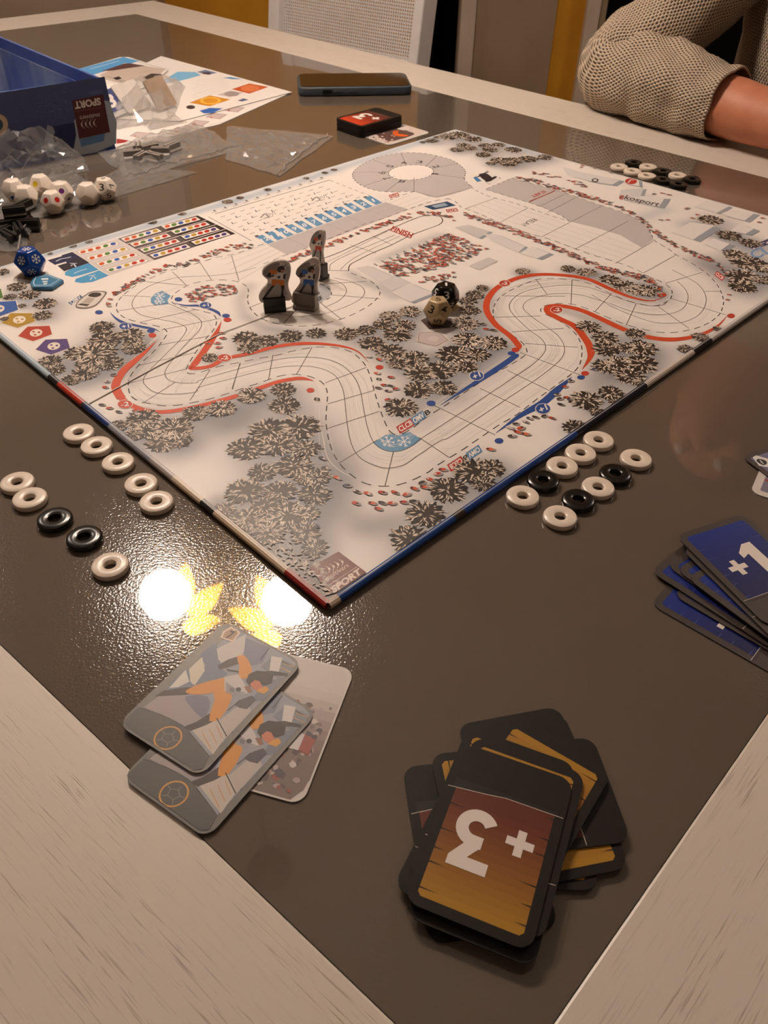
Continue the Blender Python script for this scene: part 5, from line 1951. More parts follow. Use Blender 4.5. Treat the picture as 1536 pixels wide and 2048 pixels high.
# skier cards on the left
rra = random.Random(19)
def art_card(P):
    ink = Ink(P, 0.00003)
    S5 = lambda l: [(200 + x / 2.743, 1130 + y / 2.743) for x, y in l]
    G = lambda pts, c, sm=0: ink.poly(S5(pts), c, sm)
    G([(250, 785), (690, 400), (770, 350), (1060, 490), (1075, 545), (600, 1050), (470, 890)], (150, 152, 160))
    ink.up()
    G([(360, 690), (470, 570), (490, 600), (510, 660), (580, 550), (545, 500), (640, 430), (660, 560), (700, 600), (600, 650), (420, 690)], (112, 120, 140), 2)
    G([(380, 675), (470, 575), (490, 640), (430, 670)], (206, 202, 190))
    G([(490, 570), (560, 505), (575, 580), (520, 660), (495, 640)], (206, 198, 176))
    G([(640, 460), (800, 380), (790, 470), (760, 540), (680, 545), (650, 520)], (196, 190, 184), 1)
    G([(800, 400), (930, 450), (890, 540), (800, 560), (790, 480)], (120, 124, 142), 1)
    G([(240, 780), (330, 715), (560, 720), (590, 780), (600, 840), (470, 880)], (160, 150, 150), 1)
    G([(470, 720), (590, 720), (600, 790), (560, 840), (490, 770)], (116, 116, 134), 2)
    G([(500, 900), (650, 840), (700, 930), (620, 1040)], (196, 186, 174), 1)
    G([(660, 850), (800, 740), (830, 800), (700, 940)], (186, 176, 168), 1)
    G([(880, 560), (950, 500), (1060, 545), (1060, 580), (980, 630)], (126, 132, 140), 1)
    G([(940, 500), (1000, 510), (980, 590), (930, 580)], (208, 200, 192))
    G([(900, 640), (1000, 620), (1040, 590), (900, 740), (820, 760)], (120, 124, 134), 1)
    ink.up()
    O_ = (212, 142, 56)
    LD = (70, 62, 60)
    G([(690, 570), (830, 592), (940, 580), (1030, 595), (1030, 608), (860, 606), (700, 582)], (60, 54, 52))
    G([(350, 690), (460, 672), (540, 668), (520, 700), (470, 712), (300, 722)], LD)
    G([(700, 618), (640, 628), (560, 648), (490, 678), (470, 700), (530, 712), (620, 702), (690, 690)], O_, 2)
    G([(600, 815), (665, 835), (580, 880), (495, 912), (460, 888), (530, 860)], LD)
    G([(630, 690), (722, 705), (712, 760), (680, 815), (650, 850), (600, 856), (612, 790), (628, 740)], O_, 2)
    G([(645, 552), (700, 520), (762, 500), (768, 540), (690, 566), (655, 574)], LD)
    G([(752, 503), (790, 496), (818, 530), (834, 575), (820, 612), (785, 626), (762, 608), (764, 555)], O_, 2)
    G([(682, 616), (758, 600), (786, 640), (818, 704), (740, 714), (684, 692)], (196, 188, 184), 1)
    G([(690, 640), (760, 690), (800, 702), (740, 714), (690, 700)], (150, 144, 146), 1)
    G([(800, 640), (815, 600), (860, 580), (915, 585), (952, 604), (942, 650), (905, 662), (880, 640), (850, 632), (825, 668)], (50, 42, 40), 1)
    G([(822, 655), (850, 632), (884, 642), (892, 664), (876, 690), (842, 684)], (196, 118, 86), 1)
    G([(876, 640), (922, 642), (912, 662), (888, 660)], (40, 36, 40), 1)
    G([(856, 694), (880, 676), (912, 664), (928, 686), (902, 708)], (212, 150, 62), 1)
    G([(790, 668), (822, 664), (836, 696), (812, 702)], (140, 96, 70), 1)
    G([(738, 770), (780, 735), (836, 716), (856, 742), (806, 792), (766, 784)], (78, 76, 82), 1)
    ink.disc(*S5([(760, 683)])[0], 5.5, 4.4, (60, 56, 58), 10)
    G([(712, 672), (738, 678), (734, 698), (710, 694)], (110, 108, 116))
    for a, b in (((880, 520), (930, 455)), ((1000, 530), (1060, 560)), ((640, 840), (695, 940)), ((930, 600), (1030, 610)), ((700, 800), (770, 740))):
        ink.line(S5([a, b]), 0.0005, (62, 56, 54), 0)
    for a, b in (((985, 560), (1050, 590)), ((1005, 540), (1065, 560)), ((600, 900), (640, 980)), ((560, 920), (610, 1010)), ((640, 880), (670, 950))):
        ink.line(S5([a, b]), 0.0004, (196, 150, 110), 0)
    for q in range(40):
        x, y = rra.uniform(520, 1000), rra.uniform(560, 980)
        if inside((x, y), [(520, 900), (690, 840), (1040, 560), (1060, 600), (620, 1030)]):
            s_ = rra.uniform(6, 20)
            ink.polys.insert(14, ([ink.P(*S5([(x + s_ * cos(t), y + 0.6 * s_ * sin(t))])[0]) for t in (0, 1.3, 2.4, 3.6, 5.0)], lin(rra.choice([(206, 198, 190), (120, 122, 132), (96, 98, 108), (180, 172, 166)])), 1.92 + 0.001 * q))
    # header band, ball and badge
    ink.up()
    G([(200, 775), (330, 820), (450, 880), (500, 930), (600, 1055), (560, 1120), (480, 1165), (120, 925), (120, 860)], (88, 88, 86))
    ink.line(S5([(200, 778), (330, 820), (450, 880), (500, 930), (600, 1050)]), 0.0004, (70, 70, 70), 2)
    ink.up()
    c = S5([(373, 950)])[0]
    ink.line([(c[0] + 27 * cos(t) * 1.0, c[1] + 22 * sin(t) - 0.16 * 27 * cos(t)) for t in [2 * pi * i / 20 for i in range(20)]], 0.0007, (206, 150, 82), 3, closed=True)
    pt = [(c[0] + 13 * cos(t), c[1] + 10 * sin(t)) for t in [2 * pi * i / 5 + 0.4 for i in range(5)]]
    ink.line(pt + [pt[0]], 0.0003, (138, 134, 130), 0)
    for q in pt:
        ink.line([q, lerp(c, q, 1.75)], 0.0003, (138, 134, 130), 0)
    G([(660, 400), (675, 365), (720, 340), (735, 350), (760, 345), (770, 375), (730, 425)], (222, 202, 182))
    G([(672, 398), (684, 370), (720, 348), (735, 360), (752, 360), (756, 378), (728, 414)], (168, 138, 108))
    ink.text('7', S5([(716, 385)])[0], (5, 1.5), (5.5, -7.5), (54, 46, 42), 0.02, ink.layer + 1)
    return ink


c1 = card_body('playing_card', card_grey)
c1.location = (-0.0738, 0.2195, TZ + 0.0022)
qa, qb = at(236, 1450, 0.0028), at(390, 1565, 0.0028)
rotc = atan2(qb.y - qa.y, qb.x - qa.x)
c1.rotation_euler = (0, 0, radians(-31.5))
cc1 = (at(455, 1240, 0.0028) + at(608, 1318, 0.0028) + at(390, 1565, 0.0028) + at(236, 1450, 0.0028)) / 4
c1.location = (cc1.x, cc1.y, TZ + 0.0022)
tag(c1, 'grey-bordered skier card with number seven badge, topmost of the left cards', 'card', 'skier cards on the left')
art_ink = art_card(local_px(c1, 0.0028))
lim = lambda v, m_: max(-m_, min(m_, v))
for i, (pts, col, lay) in enumerate(art_ink.polys):
    art_ink.polys[i] = ([(lim(x, CW / 2 - 0.0012), lim(y, CL / 2 - 0.0012)) for x, y in pts], col, lay)
face1 = art_ink.build('printed_face', inkc, c1, None, CT)
c2 = copy_tree(c1)
e0, e1 = at(250, 1558, 0.0016), at(405, 1675, 0.0016)
r2 = radians(-33.0)
m2 = (e0 + e1) / 2
upv = Vector((-sin(r2), cos(r2)))
c2.location = (m2.x + upv.x * CL / 2, m2.y + upv.y * CL / 2, TZ + 0.0010)
c2.rotation_euler = (0, 0, r2)
tag(c2, 'grey-bordered skier card half hidden beneath the number seven card', 'card', 'skier cards on the left')
c3 = card_body('playing_card', card_white)
f0, f1 = at(716, 1325, 0.0006), at(596, 1632, 0.0006)
u3 = Vector((f0.x - f1.x, f0.y - f1.y)).normalized()
r3 = Vector((u3.y, -u3.x))
cm = (f0 + f1) / 2
c3.location = (cm.x - r3.x * CW / 2, cm.y - r3.y * CW / 2, TZ + 0.0002)
c3.rotation_euler = (0, 0, atan2(r3.y, r3.x))
tag(c3, 'pale card with a blurred crowd picture under the skier cards', 'card', 'skier cards on the left')
ink = Ink(None, 0.00003)
rr = random.Random(8)
wi, hi = CW / 2 - 0.0008, CL / 2 - 0.0008
for i in range(14):
    y0, y1 = -hi + 2 * hi * i / 14, -hi + 2 * hi * (i + 1) / 14
    t = i / 13
    c = lerp((120, 104, 98), (200, 190, 182), max(0, min(1, (t - 0.35) * 2.2)))
    k = 0.0045 if i in (0, 13) else (0.001 if i in (1, 12) else 0)
    ink.raw([(-wi + k, y0), (wi - k, y0), (wi - k * 0.3, y1), (-wi + k * 0.3, y1)] if i < 7 else [(-wi + k * 0.3, y0), (wi - k * 0.3, y0), (wi - k, y1), (-wi + k, y1)], lin(c), 1)
for k in range(240):
    x, y = rr.uniform(-wi + 0.002, wi - 0.003), rr.uniform(-hi + 0.003, hi * 0.35)
    s_ = rr.uniform(0.0006, 0.0020)
    c = rr.choice([(170, 152, 146), (92, 80, 78), (150, 84, 74), (196, 184, 178), (120, 106, 104), (84, 76, 84)])
    ink.raw([(x + s_ * cos(a) * rr.uniform(0.6, 1.2), y + s_ * sin(a) * rr.uniform(0.6, 1.2)) for a in [2 * pi * j / 6 for j in range(6)]], lin(c), 2 + k % 3)
ink.raw([(0.008, -0.012), (0.013, -0.012), (0.013, -0.004), (0.008, -0.004)], lin((206, 198, 196)), 6)
ink.raw([(0.013, -0.012), (0.018, -0.013), (0.018, -0.005), (0.013, -0.004)], lin((150, 76, 66)), 6)
ink.build('printed_face', inkc, c3, None, CT)
# far picture card beside the red stack
c4 = copy_tree(c3)
fq = [at(812, 249, 0.0007), at(857, 264, 0.0007), at(775, 290, 0.0007), at(722, 271, 0.0007)]
fc = sum(fq, Vector()) / 4
c4.location = (fc.x, fc.y, TZ + 0.0001)
c4.rotation_euler = (0, 0, radians(-44))
tag(c4, 'small picture card lying beside the far red stack', 'card')
for ch in list(c4.children):
    bpy.data.objects.remove(ch)
ink = Ink(local_px(c4, 0.0007), 0.00003)
F6 = lambda l: [(660 + x / 6.98, 200 + y / 6.98) for x, y in l]
ink.poly(F6([(490, 480), (640, 430), (900, 370), (1040, 350), (1330, 440), (1320, 465), (830, 600), (770, 600)]), (206, 188, 178))
ink.up()
ink.poly(F6([(640, 440), (900, 380), (1010, 400), (1100, 440), (1180, 480), (900, 570), (760, 560), (660, 490)]), (92, 70, 66), 2)
ink.poly(F6([(920, 360), (1040, 350), (1110, 400), (1050, 425), (950, 410)]), (216, 202, 194), 2, 4)
ink.poly(F6([(880, 440), (960, 430), (950, 470), (1090, 490), (1060, 510), (900, 500)]), (214, 96, 40), 2, 4)
for k in range(60):
    x, y = rr.uniform(500, 900), rr.uniform(440, 600)
    if inside((x, y), [(480, 485), (700, 420), (1000, 540), (820, 605), (760, 600)]):
        ink.disc(*F6([(x, y)])[0], rr.uniform(1.5, 3), rr.uniform(0.8, 1.6), rr.choice([(214, 198, 190), (84, 64, 60), (120, 56, 48), (190, 172, 164)]), 6, 5)
for i, (pts, col, lay) in enumerate(ink.polys):
    ink.polys[i] = ([(lim(x, CW / 2 - 0.0012), lim(y, CL / 2 - 0.0012)) for x, y in pts], col, lay)
ink.build('printed_face', inkc, c4, None, CT)
# two cards cut by the right border
c6 = card_body('playing_card', card_white)
tag(c6, 'white-bordered card peeping in below the number eight card', 'card')
a, d = at(1506, 982, 0.0008), at(1533, 918, 0.0008)
u6 = Vector((d.x - a.x, d.y - a.y)).normalized()
c6r = Vector((u6.y, -u6.x))
corner = Vector((a.x, a.y))
cc = corner + c6r * (CW / 2 - 0.0012) + u6 * (CL / 2 - 0.0016)
c6.location = (cc.x, cc.y, TZ + 0.0001)
c6.rotation_euler = (0, 0, atan2(c6r.y, c6r.x))
ink = Ink(None, 0.00003)
ink.raw(rrect(CW - 0.009, CL - 0.009, 0.001), lin((120, 112, 130)), 1)
for k in range(90):
    x, y = rr.uniform(-CW / 2 + 0.005, CW / 2 - 0.005), rr.uniform(-CL / 2 + 0.005, CL / 2 - 0.005)
    ink.raw([(x + 0.0016 * cos(a_), y + 0.0012 * sin(a_)) for a_ in [2 * pi * j / 6 for j in range(6)]], lin(rr.choice([(190, 182, 180), (70, 62, 84), (150, 60, 52)])), 2 + k % 2)
ink.build('printed_face', inkc, c6, None, CT)
c5 = card_body('playing_card', card_brown)
tag(c5, 'dark-bordered card with a number eight badge at the right border', 'card')
a, b_, d = at(1491, 914, 0.0016), at(1536, 893, 0.0016), at(1536, 948, 0.0016)
dn = Vector((d.x - a.x, d.y - a.y)).normalized()
rt5 = Vector((-dn.y, dn.x))
cc = Vector((a.x, a.y)) + dn * (CL / 2 - 0.0016) + rt5 * (CW / 2 - 0.0016)
c5.location = (cc.x, cc.y, TZ + 0.0009)
c5.rotation_euler = (0, 0, atan2(rt5.y, rt5.x))
ink = Ink(None, 0.00003)
ink.raw(rrect(CW - 0.007, CL - 0.007, 0.001), lin((112, 108, 136)), 1)
P5 = local_px(c5, 0.0015)
for k in range(40):
    x, y = rr.uniform(-CW / 2 + 0.006, CW / 2 - 0.006), rr.uniform(-CL / 2 + 0.006, CL / 2 - 0.006)
    ink.raw([(x + 0.003 * cos(a_), y + 0.002 * sin(a_)) for a_ in [2 * pi * j / 6 for j in range(6)]], lin(rr.choice([(200, 196, 198), (90, 84, 118), (150, 146, 160)])), 2 + k % 2)
i2 = Ink(P5, 0.00003)
i2.poly([(1505, 915), (1512, 911), (1536, 918), (1536, 935), (1518, 932)], (222, 216, 210), 0, 5)
i2.poly([(1513, 923), (1516, 918), (1530, 921), (1534, 927), (1526, 931)], (40, 36, 40), 2, 6)
i2.text('8', (1523, 924.5), (3.5, 2.2), (-2.5, -3.8), (214, 208, 200), 0.03, 7)
ink.polys += i2.polys
ink.build('printed_face', inkc, c5, None, CT)

# ================================================================== DICE
PHI = (1 + sqrt(5)) / 2


def dodeca():
    """faces as vertex loops of a unit-inradius dodecahedron standing on one face"""
    V = [Vector((x, y, z_)) for x in (-1, 1) for y in (-1, 1) for z_ in (-1, 1)]
    for s1 in (-1, 1):
        for s2 in (-1, 1):
            V += [Vector((0, s1 / PHI, s2 * PHI)), Vector((s1 / PHI, s2 * PHI, 0)), Vector((s1 * PHI, 0, s2 / PHI))]
    ns = []
    for s1 in (-1, 1):
        for s2 in (-1, 1):
            ns += [Vector((0, s1 * PHI, s2 * 1)), Vector((s1 * 1, 0, s2 * PHI)), Vector((s1 * PHI, s2 * 1, 0))]
    ns = [n_.normalized() for n_ in ns]
    inr = max(v.dot(ns[0]) for v in V)
    q = ns[0].rotation_difference(Vector((0, 0, -1)))
    V = [q @ (v / inr) for v in V]
    ns = [q @ n_ for n_ in ns]
    F_ = []
    for n_ in ns:
        idx = [i for i, v in enumerate(V) if v.dot(n_) > 0.98]
        c = sum((V[i] for i in idx), Vector()) / 5
        t = (V[idx[0]] - c).normalized()
        b = n_.cross(t)
        idx.sort(key=lambda i: atan2((V[i] - c).dot(b), (V[i] - c).dot(t)))
        F_.append((idx, n_))
    return V, F_


DV, DF = dodeca()


def die(name, m, x, y, zbase, h, rz, label, marks, ink_col=(30, 26, 24), px_ref='bottom', cat='die', group=None, rnd=0.10):
    """marks: [(text or None, colour, size, turn)] for the faces turned most towards the camera"""
    r = h / 2
    mb = MB()
    mb.add([v * r for v in DV], [tuple(f[0]) for f in DF])
    o = mb.build(name, m, None, bevel=r * rnd, seg=3, smooth=True, auto=0.35)
    p = at(x, y, zbase + r)
    o.location = (p.x, p.y, TZ + zbase + r)
    o.rotation_euler = (0, 0, radians(rz))
    tag(o, label, cat, group)
    Rz = Matrix.Rotation(radians(rz), 3, 'Z')
    cdir = (Vector((0, 0, TZ + CH)) - o.location).normalized()
    fs_ = sorted([n_ for _, n_ in DF], key=lambda n_: -(Rz @ n_).dot(cdir))
    for (mk, n_) in zip(marks, fs_):
        if mk is None:
            continue
        t, col, sz, turn = mk
        nw = n_
        upw = Rz.inverted() @ Vector((0, 0, 1))
        e2 = (upw - nw * upw.dot(nw))
        if e2.length < 0.1:
            e2 = Rz.inverted() @ Vector((0, 1, 0))
            e2 = e2 - nw * e2.dot(nw)
        e2.normalize()
        e1 = e2.cross(nw)
        ct, st_ = cos(radians(turn)), sin(radians(turn))
        e1, e2 = e1 * ct + e2 * st_, e2 * ct - e1 * st_
        k = Ink(None, 0.00002)
        s_ = r * sz
        if t == 'dot':
            k.disc(0, 0, s_, s_, col, 16)
        elif t == 'flake':
            for j in range(3):
                a = pi * j / 3
                k.ribbon([(-s_ * cos(a), -s_ * sin(a)), (s_ * cos(a), s_ * sin(a))], s_ * 0.16, col, 1 + j)
                for sg in (-1, 1):
                    bx, by = sg * s_ * 0.6 * cos(a), sg * s_ * 0.6 * sin(a)
                    for d2 in (-0.75, 0.75):
                        k.ribbon([(bx, by), (bx + sg * s_ * 0.42 * cos(a + d2), by + sg * s_ * 0.42 * sin(a + d2))], s_ * 0.16, col, 4 + j)
        else:
            k.text(t, (0, 0), (s_ * 0.72 * len(t) ** 0.6, 0), (0, s_), col, 0.01)
        k.build('marking', inkc, o, lambda a_, b_, z_: tuple(nw * (r + z_) + e1 * a_ + e2 * b_), 0.00001)
    return o


resin_w = mat('white_resin', (226, 214, 200), 0.24, 0.5)
resin_c = mat('cream_resin', (178, 154, 116), 0.24, 0.5)
resin_b = mat('blue_resin', (18, 62, 140), 0.18, 0.5)
resin_k = mat('black_resin', (14, 12, 12), 0.18, 0.5)
WM = (206, 206, 204)
BKM = (34, 28, 24)
die('twelve_sided_die', resin_b, 60, 523, ZB + 0.0004, 0.0205, 20, 'blue twelve-sided die with white snowflakes on the board', [('flake', WM, 0.36, 10), ('flake', WM, 0.34, 0), ('flake', WM, 0.34, 0), ('flake', WM, 0.34, 20), ('flake', WM, 0.34, 0)])
die('twelve_sided_die', resin_c, 875, 621, ZB + 0.0005, 0.0182, 0, 'cream twelve-sided die with dark numbers standing on the board', [('3', BKM, 0.32, -10), ('4', BKM, 0.32, 100), ('5', BKM, 0.32, 80), ('5', BKM, 0.30, 0), ('6', BKM, 0.3, 0)])
die('twelve_sided_die', resin_k, 891, 591, ZB + 0.0005, 0.0182, 38, 'black twelve-sided die with white numbers behind the cream die', [('3', WM, 0.32, 0), ('5', WM, 0.32, 190), ('4', WM, 0.32, 80), ('1', WM, 0.30, 0), ('2', WM, 0.3, 0)])
G_D = 'white dice on the plastic bags'
ZD = 0.0035
DOTB, DOTG, DOTY, DOTP, DOTR = (44, 92, 148), (52, 128, 52), (216, 188, 40), (104, 40, 116), (190, 34, 28)
HD = 0.0188
die('twelve_sided_die', resin_w, 28, 380, ZD + 0.003, HD, 10, 'white die with a blue dot at the back left of the bagged dice', [None, None, ('dot', DOTB, 0.28, 0)], group=G_D)
die('twelve_sided_die', resin_w, 52, 393, ZD, HD, 40, 'white die with a green dot among the bagged dice', [None, ('dot', DOTG, 0.28, 0), None], group=G_D)
die('twelve_sided_die', resin_w, 82, 371, ZD + 0.003, HD, 25, 'white die with a yellow dot behind the other dice', [('dot', DOTY, 0.28, 0), None], group=G_D)
die('twelve_sided_die', resin_w, 123, 385, ZD, HD, 60, 'white die with a purple dot beside the red-dotted die', [('dot', DOTP, 0.26, 0), None, ('dot', (60, 44, 56), 0.2, 0)], group=G_D)
die('twelve_sided_die', resin_w, 106, 404, ZD - 0.002, HD, 15, 'white die with two red dots in front of the others', [('dot', DOTR, 0.26, 0), ('dot', DOTR, 0.26, 0)], group=G_D)
die('twelve_sided_die', resin_w, 176, 387, ZD - 0.002, HD, 5, 'blank white die touching the numbered white die', [], group=G_D)
die('twelve_sided_die', resin_w, 210, 377, ZD - 0.002, HD, 35, 'white die with black numbers right of the blank die', [('3', BKM, 0.34, 0), ('5', BKM, 0.34, 10), ('7', BKM, 0.32, 90), ('1', BKM, 0.32, 30), ('9', BKM, 0.3, 0)], group=G_D)

# ================================================================== STANDEES
def vplane(b, nrm):
    """vertical plane through b facing nrm: photo pixel -> (along, height above b)"""
    n_ = Vector((nrm[0], nrm[1], 0)).normalized()
    ex = Vector((-n_.y, n_.x, 0))
    C_ = Vector((0, 0, TZ + CH))

    def f(x, y):
        d = ray(x, y)
        t = (b - C_).dot(n_) / d.dot(n_)
        p = C_ + d * t
        return ((p - b).dot(ex), p.z - b.z)
    return f, n_, ex


fig_card = mottled('standee_card', (206, 196, 186), (168, 158, 150), 60, 0.3, spec=0.5)
fig_edge = mat('standee_edge', (128, 116, 104), 0.4)
S8 = lambda l: [(480 + x / 5.908, 430 + y / 5.908) for x, y in l]


def standee(label, foot, yaw, outline, prints, base_px, base_mat, base_lbl):
    b = at(*foot, ZB)
    b.z = TZ + ZB + 0.0004
    toC = (-b.x, -b.y)
    an = atan2(toC[1], toC[0]) + radians(yaw)
    f, n_, ex = vplane(b, (cos(an), sin(an)))
    root = empty('skier_standee', b)
    tag(root, label, 'standee', 'skier standees on the board')
    pts = spline([f(*p) for p in S8(outline)], 4, True)
    pts = [(x, max(0.0018, y)) for x, y in pts]
    T2 = 0.0011

    def W(a, h, z_):
        return tuple(ex * a + n_ * z_ + Vector((0, 0, h)))
    mb = MB()
    N = len(pts)
    front = [W(a, h, T2) for a, h in pts]
    back = [W(a, h, -T2) for a, h in pts]
    mb.add(front + back, [tuple(range(N)), tuple(range(2 * N - 1, N - 1, -1))] + [(i, N + i, N + (i + 1) % N, (i + 1) % N) for i in range(N)])
    cut = mb.build('cutout', fig_card, root)
    k = Ink(lambda x, y: f(480 + x / 5.908, 430 + y / 5.908), 0.00002)
    for j, (pp, c, sm) in enumerate(prints):
        k.poly(pp, c, sm, 1 + j // 3)
    k.build('printed_skier', inkc, cut, lambda a, h, z_: W(a, h, T2 + z_), 0.00001, flip=False)
    bx = [f(*p) for p in S8(base_px)]
    a0_, a1_ = min(p[0] for p in bx), max(p[0] for p in bx)
    hh = max(p[1] for p in bx)
    M_ = Matrix(((ex.x, n_.x, 0, 0), (ex.y, n_.y, 0, 0), (0, 0, 1, 0), (0, 0, 0, 1)))
    mb = MB()
    prof = [(-0.0055, 0), (0.0055, 0), (0.0055, 0.0022), (0.0034, 0.0036), (0.0034, hh), (-0.0034, hh), (-0.0034, 0.0036), (-0.0055, 0.0022)]
    v = [M_ @ Vector((a, y_, z_)) for a in (a0_, a1_) for (y_, z_) in prof]
    q = len(prof)
    mb.add(v, [tuple(range(q)), tuple(range(2 * q - 1, q - 1, -1))] + [(i, q + i, q + (i + 1) % q, (i + 1) % q) for i in range(q)])
    tag(mb.build('base', base_mat, root, bevel=0.0003), base_lbl)
    return root


gbase = mottled('grey_stand_plastic', (112, 100, 88), (104, 92, 82), 60, 0.45)
orng, blk, skn, gr1, gr2 = (188, 108, 38), (38, 30, 28), (150, 100, 76), (120, 112, 108), (150, 142, 136)


def skier(dx, c1_, c2_):
    Q = lambda l: [(x + dx, y) for x, y in l]
    return [(Q([(270, 690), (300, 620), (400, 560), (470, 560), (440, 640), (380, 720), (330, 740)]), gr1, 2), (Q([(540, 600), (590, 620), (580, 720), (545, 800), (520, 740)]), gr2, 2), (Q([(330, 800), (520, 820), (560, 930), (280, 960)]), gr2, 1),
            (Q([(345, 640), (400, 640), (440, 650), (430, 690), (390, 690), (355, 700)]), c1_, 2), (Q([(440, 620), (490, 590), (525, 620), (515, 660), (450, 670)]), blk, 2), (Q([(480, 640), (520, 640), (515, 672), (490, 680)]), skn, 2),
            (Q([(340, 670), (365, 680), (360, 715), (400, 700), (400, 720), (345, 725), (310, 715)]), blk, 1), (Q([(430, 690), (520, 680), (510, 750), (430, 750)]), (196, 190, 184), 1), (Q([(375, 750), (520, 760), (525, 830), (480, 830), (440, 800), (410, 820), (370, 840)]), c1_, 1),
            (Q([(370, 830), (410, 825), (360, 890), (280, 1000), (255, 990), (320, 900)]), blk, 1), (Q([(480, 825), (525, 825), (510, 900), (515, 970), (475, 970), (490, 890)]), blk, 1), (Q([(510, 690), (540, 690), (530, 750), (505, 745)]), blk, 1),
            (Q([(440, 715), (475, 712), (470, 740), (445, 738)]), (60, 54, 54), 2), (Q([(500, 600), (550, 575), (545, 585), (505, 612)]), blk, 0)]


standee('standing skier figure in orange on a black foot', (549, 620), 4,
        [(260, 690), (275, 630), (340, 575), (430, 538), (510, 532), (575, 555), (600, 615), (592, 710), (568, 800), (580, 880), (610, 955), (590, 1000), (520, 1005), (400, 1010), (285, 1030), (235, 1010), (222, 950), (260, 875), (315, 815), (325, 765), (285, 725)],
        skier(0, orng, blk), [(285, 972), (530, 972), (530, 1135), (285, 1135)], mat('black_stand_plastic', (18, 15, 14), 0.35), 'black plastic foot')
blue_p = [([(x * 0.86 + 432, y) for x, y in pp], c, sm) for pp, c, sm in skier(0, (48, 92, 160), blk)]
standee('standing skier figure in blue on a grey foot', (613, 616), -22,
        [(668, 690), (680, 630), (740, 570), (820, 520), (880, 500), (930, 530), (945, 610), (940, 720), (915, 820), (920, 900), (935, 935), (800, 960), (690, 1010), (640, 1035), (615, 1000), (625, 930), (670, 860), (715, 790), (705, 735)],
        blue_p, [(655, 960), (900, 930), (905, 1110), (655, 1110)], gbase, 'grey plastic foot')
red_p = [([(x * 0.50 + 712, y * 0.86 - 290) for x, y in pp], c, sm) for pp, c, sm in skier(0, (176, 62, 42), blk)]
standee('standing skier figure in red at the back on a black foot', (641, 556), -38,
        [(830, 340), (850, 270), (890, 205), (950, 172), (995, 190), (1005, 260), (995, 350), (980, 430), (985, 500), (995, 580), (960, 590), (880, 590), (860, 500), (855, 420), (838, 385)],
        red_p, [(905, 580), (1000, 580), (1012, 745), (905, 745)], mat('black_stand_plastic', (18, 15, 14), 0.35), 'black plastic foot')

# ================================================================== BLUE TOKEN
tok_pts = [(60, 566), (67, 552), (97, 548), (127, 559), (104, 574), (66, 574)]
ZT = ZB + 0.0032
tp = [at(x, y, ZT) for x, y in tok_pts]
tc_ = sum(tp, Vector()) / len(tp)
tok = MB().prism([(p.x - tc_.x, p.y - tc_.y) for p in tp], 0, 0.0030).build('weather_token', mat('blue_token', (52, 118, 158), 0.35), bevel=0.0007, seg=3)
tok.location = (tc_.x, tc_.y, TZ + ZB + 0.00025)
tag(tok, 'thick blue pentagonal token with a white cone emblem in front of the blue die', 'token')
k = Ink(lambda x, y: (at(x, y, ZT).x - tc_.x, at(x, y, ZT).y - tc_.y), 0.00001)
ol_ = [(67, 564), (72, 554), (97, 551), (119, 559), (101, 570), (69, 571)]
k.line(ol_ + [ol_[0]], 0.0006, (214, 222, 226), 0)
k.poly([(82, 557), (97, 556), (94, 568), (88, 569)], (220, 224, 226))
k.poly([(83.5, 560), (96, 559.5), (95.3, 562), (84.5, 562.3)], (52, 118, 158), 0, 2)
k.poly([(85.5, 564.6), (94.8, 564.2), (94.4, 566), (86.3, 566.3)], (52, 118, 158), 0, 2)
k.build('printed_emblem', inkc, tok, None, 0.0030)

# ================================================================== GAME BOX
HB = 0.072
k1 = at(232, 300, 0.0)
k2 = at(0, 185, HB)
k3 = at(0, 72, HB)
A_ = Vector((k1.x, k1.y))
dn_ = (Vector((k2.x, k2.y)) - A_).normalized()        # along the near wall, to the left
dr_ = (Vector((k3.x, k3.y)) - A_).normalized()        # along the right wall, to the back
dr_ = Vector((-dn_.y, dn_.x)) if Vector((-dn_.y, dn_.x)).dot(dr_) > 0 else Vector((dn_.y, -dn_.x))
drx = (Vector((k3.x, k3.y)) - A_).normalized()
dr_ = drx
BWX, BWY, BT = 0.26, 0.26, 0.0032
box = empty('game_box_lid', (A_.x, A_.y, TZ))
tag(box, 'open blue cardboard box lid lying upside down at the left', 'box')


def bq(a, b):
    p = dn_ * a + dr_ * b
    return (p.x, p.y)


boxm = mottled('blue_snowy_card', (60, 84, 146), (86, 104, 150), 18, 0.4, spec=0.4, detail=6)
boxin = mottled('lid_inside_print', (150, 156, 162), (44, 74, 150), 14, 0.55, detail=3, stretch=(1, 1, 0.35), lo=0.42, hi=0.62)
boxfl = mottled('lid_floor_print', (40, 86, 190), (190, 206, 226), 9, 0.5, lo=0.5, hi=0.62)
MB().prism([bq(0, 0), bq(BWX, 0), bq(BWX, BWY), bq(0, BWY)], 0.0006, 0.0036).build('floor_panel', boxfl, box)


def wall_part(q, nm='side_wall'):
    o = MB().prism(q, 0.0006, HB).build(nm, boxm, box, bevel=0.0006)
    return o


wall_part([bq(0, 0), bq(BWX, 0), bq(BWX, BT), bq(0, BT)])
wall_part([bq(0, BT), bq(BT, BT), bq(BT, BWY), bq(0, BWY)])
wall_part([bq(BWX - BT, BT), bq(BWX, BT), bq(BWX, BWY), bq(BWX - BT, BWY)])
wall_part([bq(BT, BWY - BT), bq(BWX - BT, BWY - BT), bq(BWX - BT, BWY), bq(BT, BWY)])
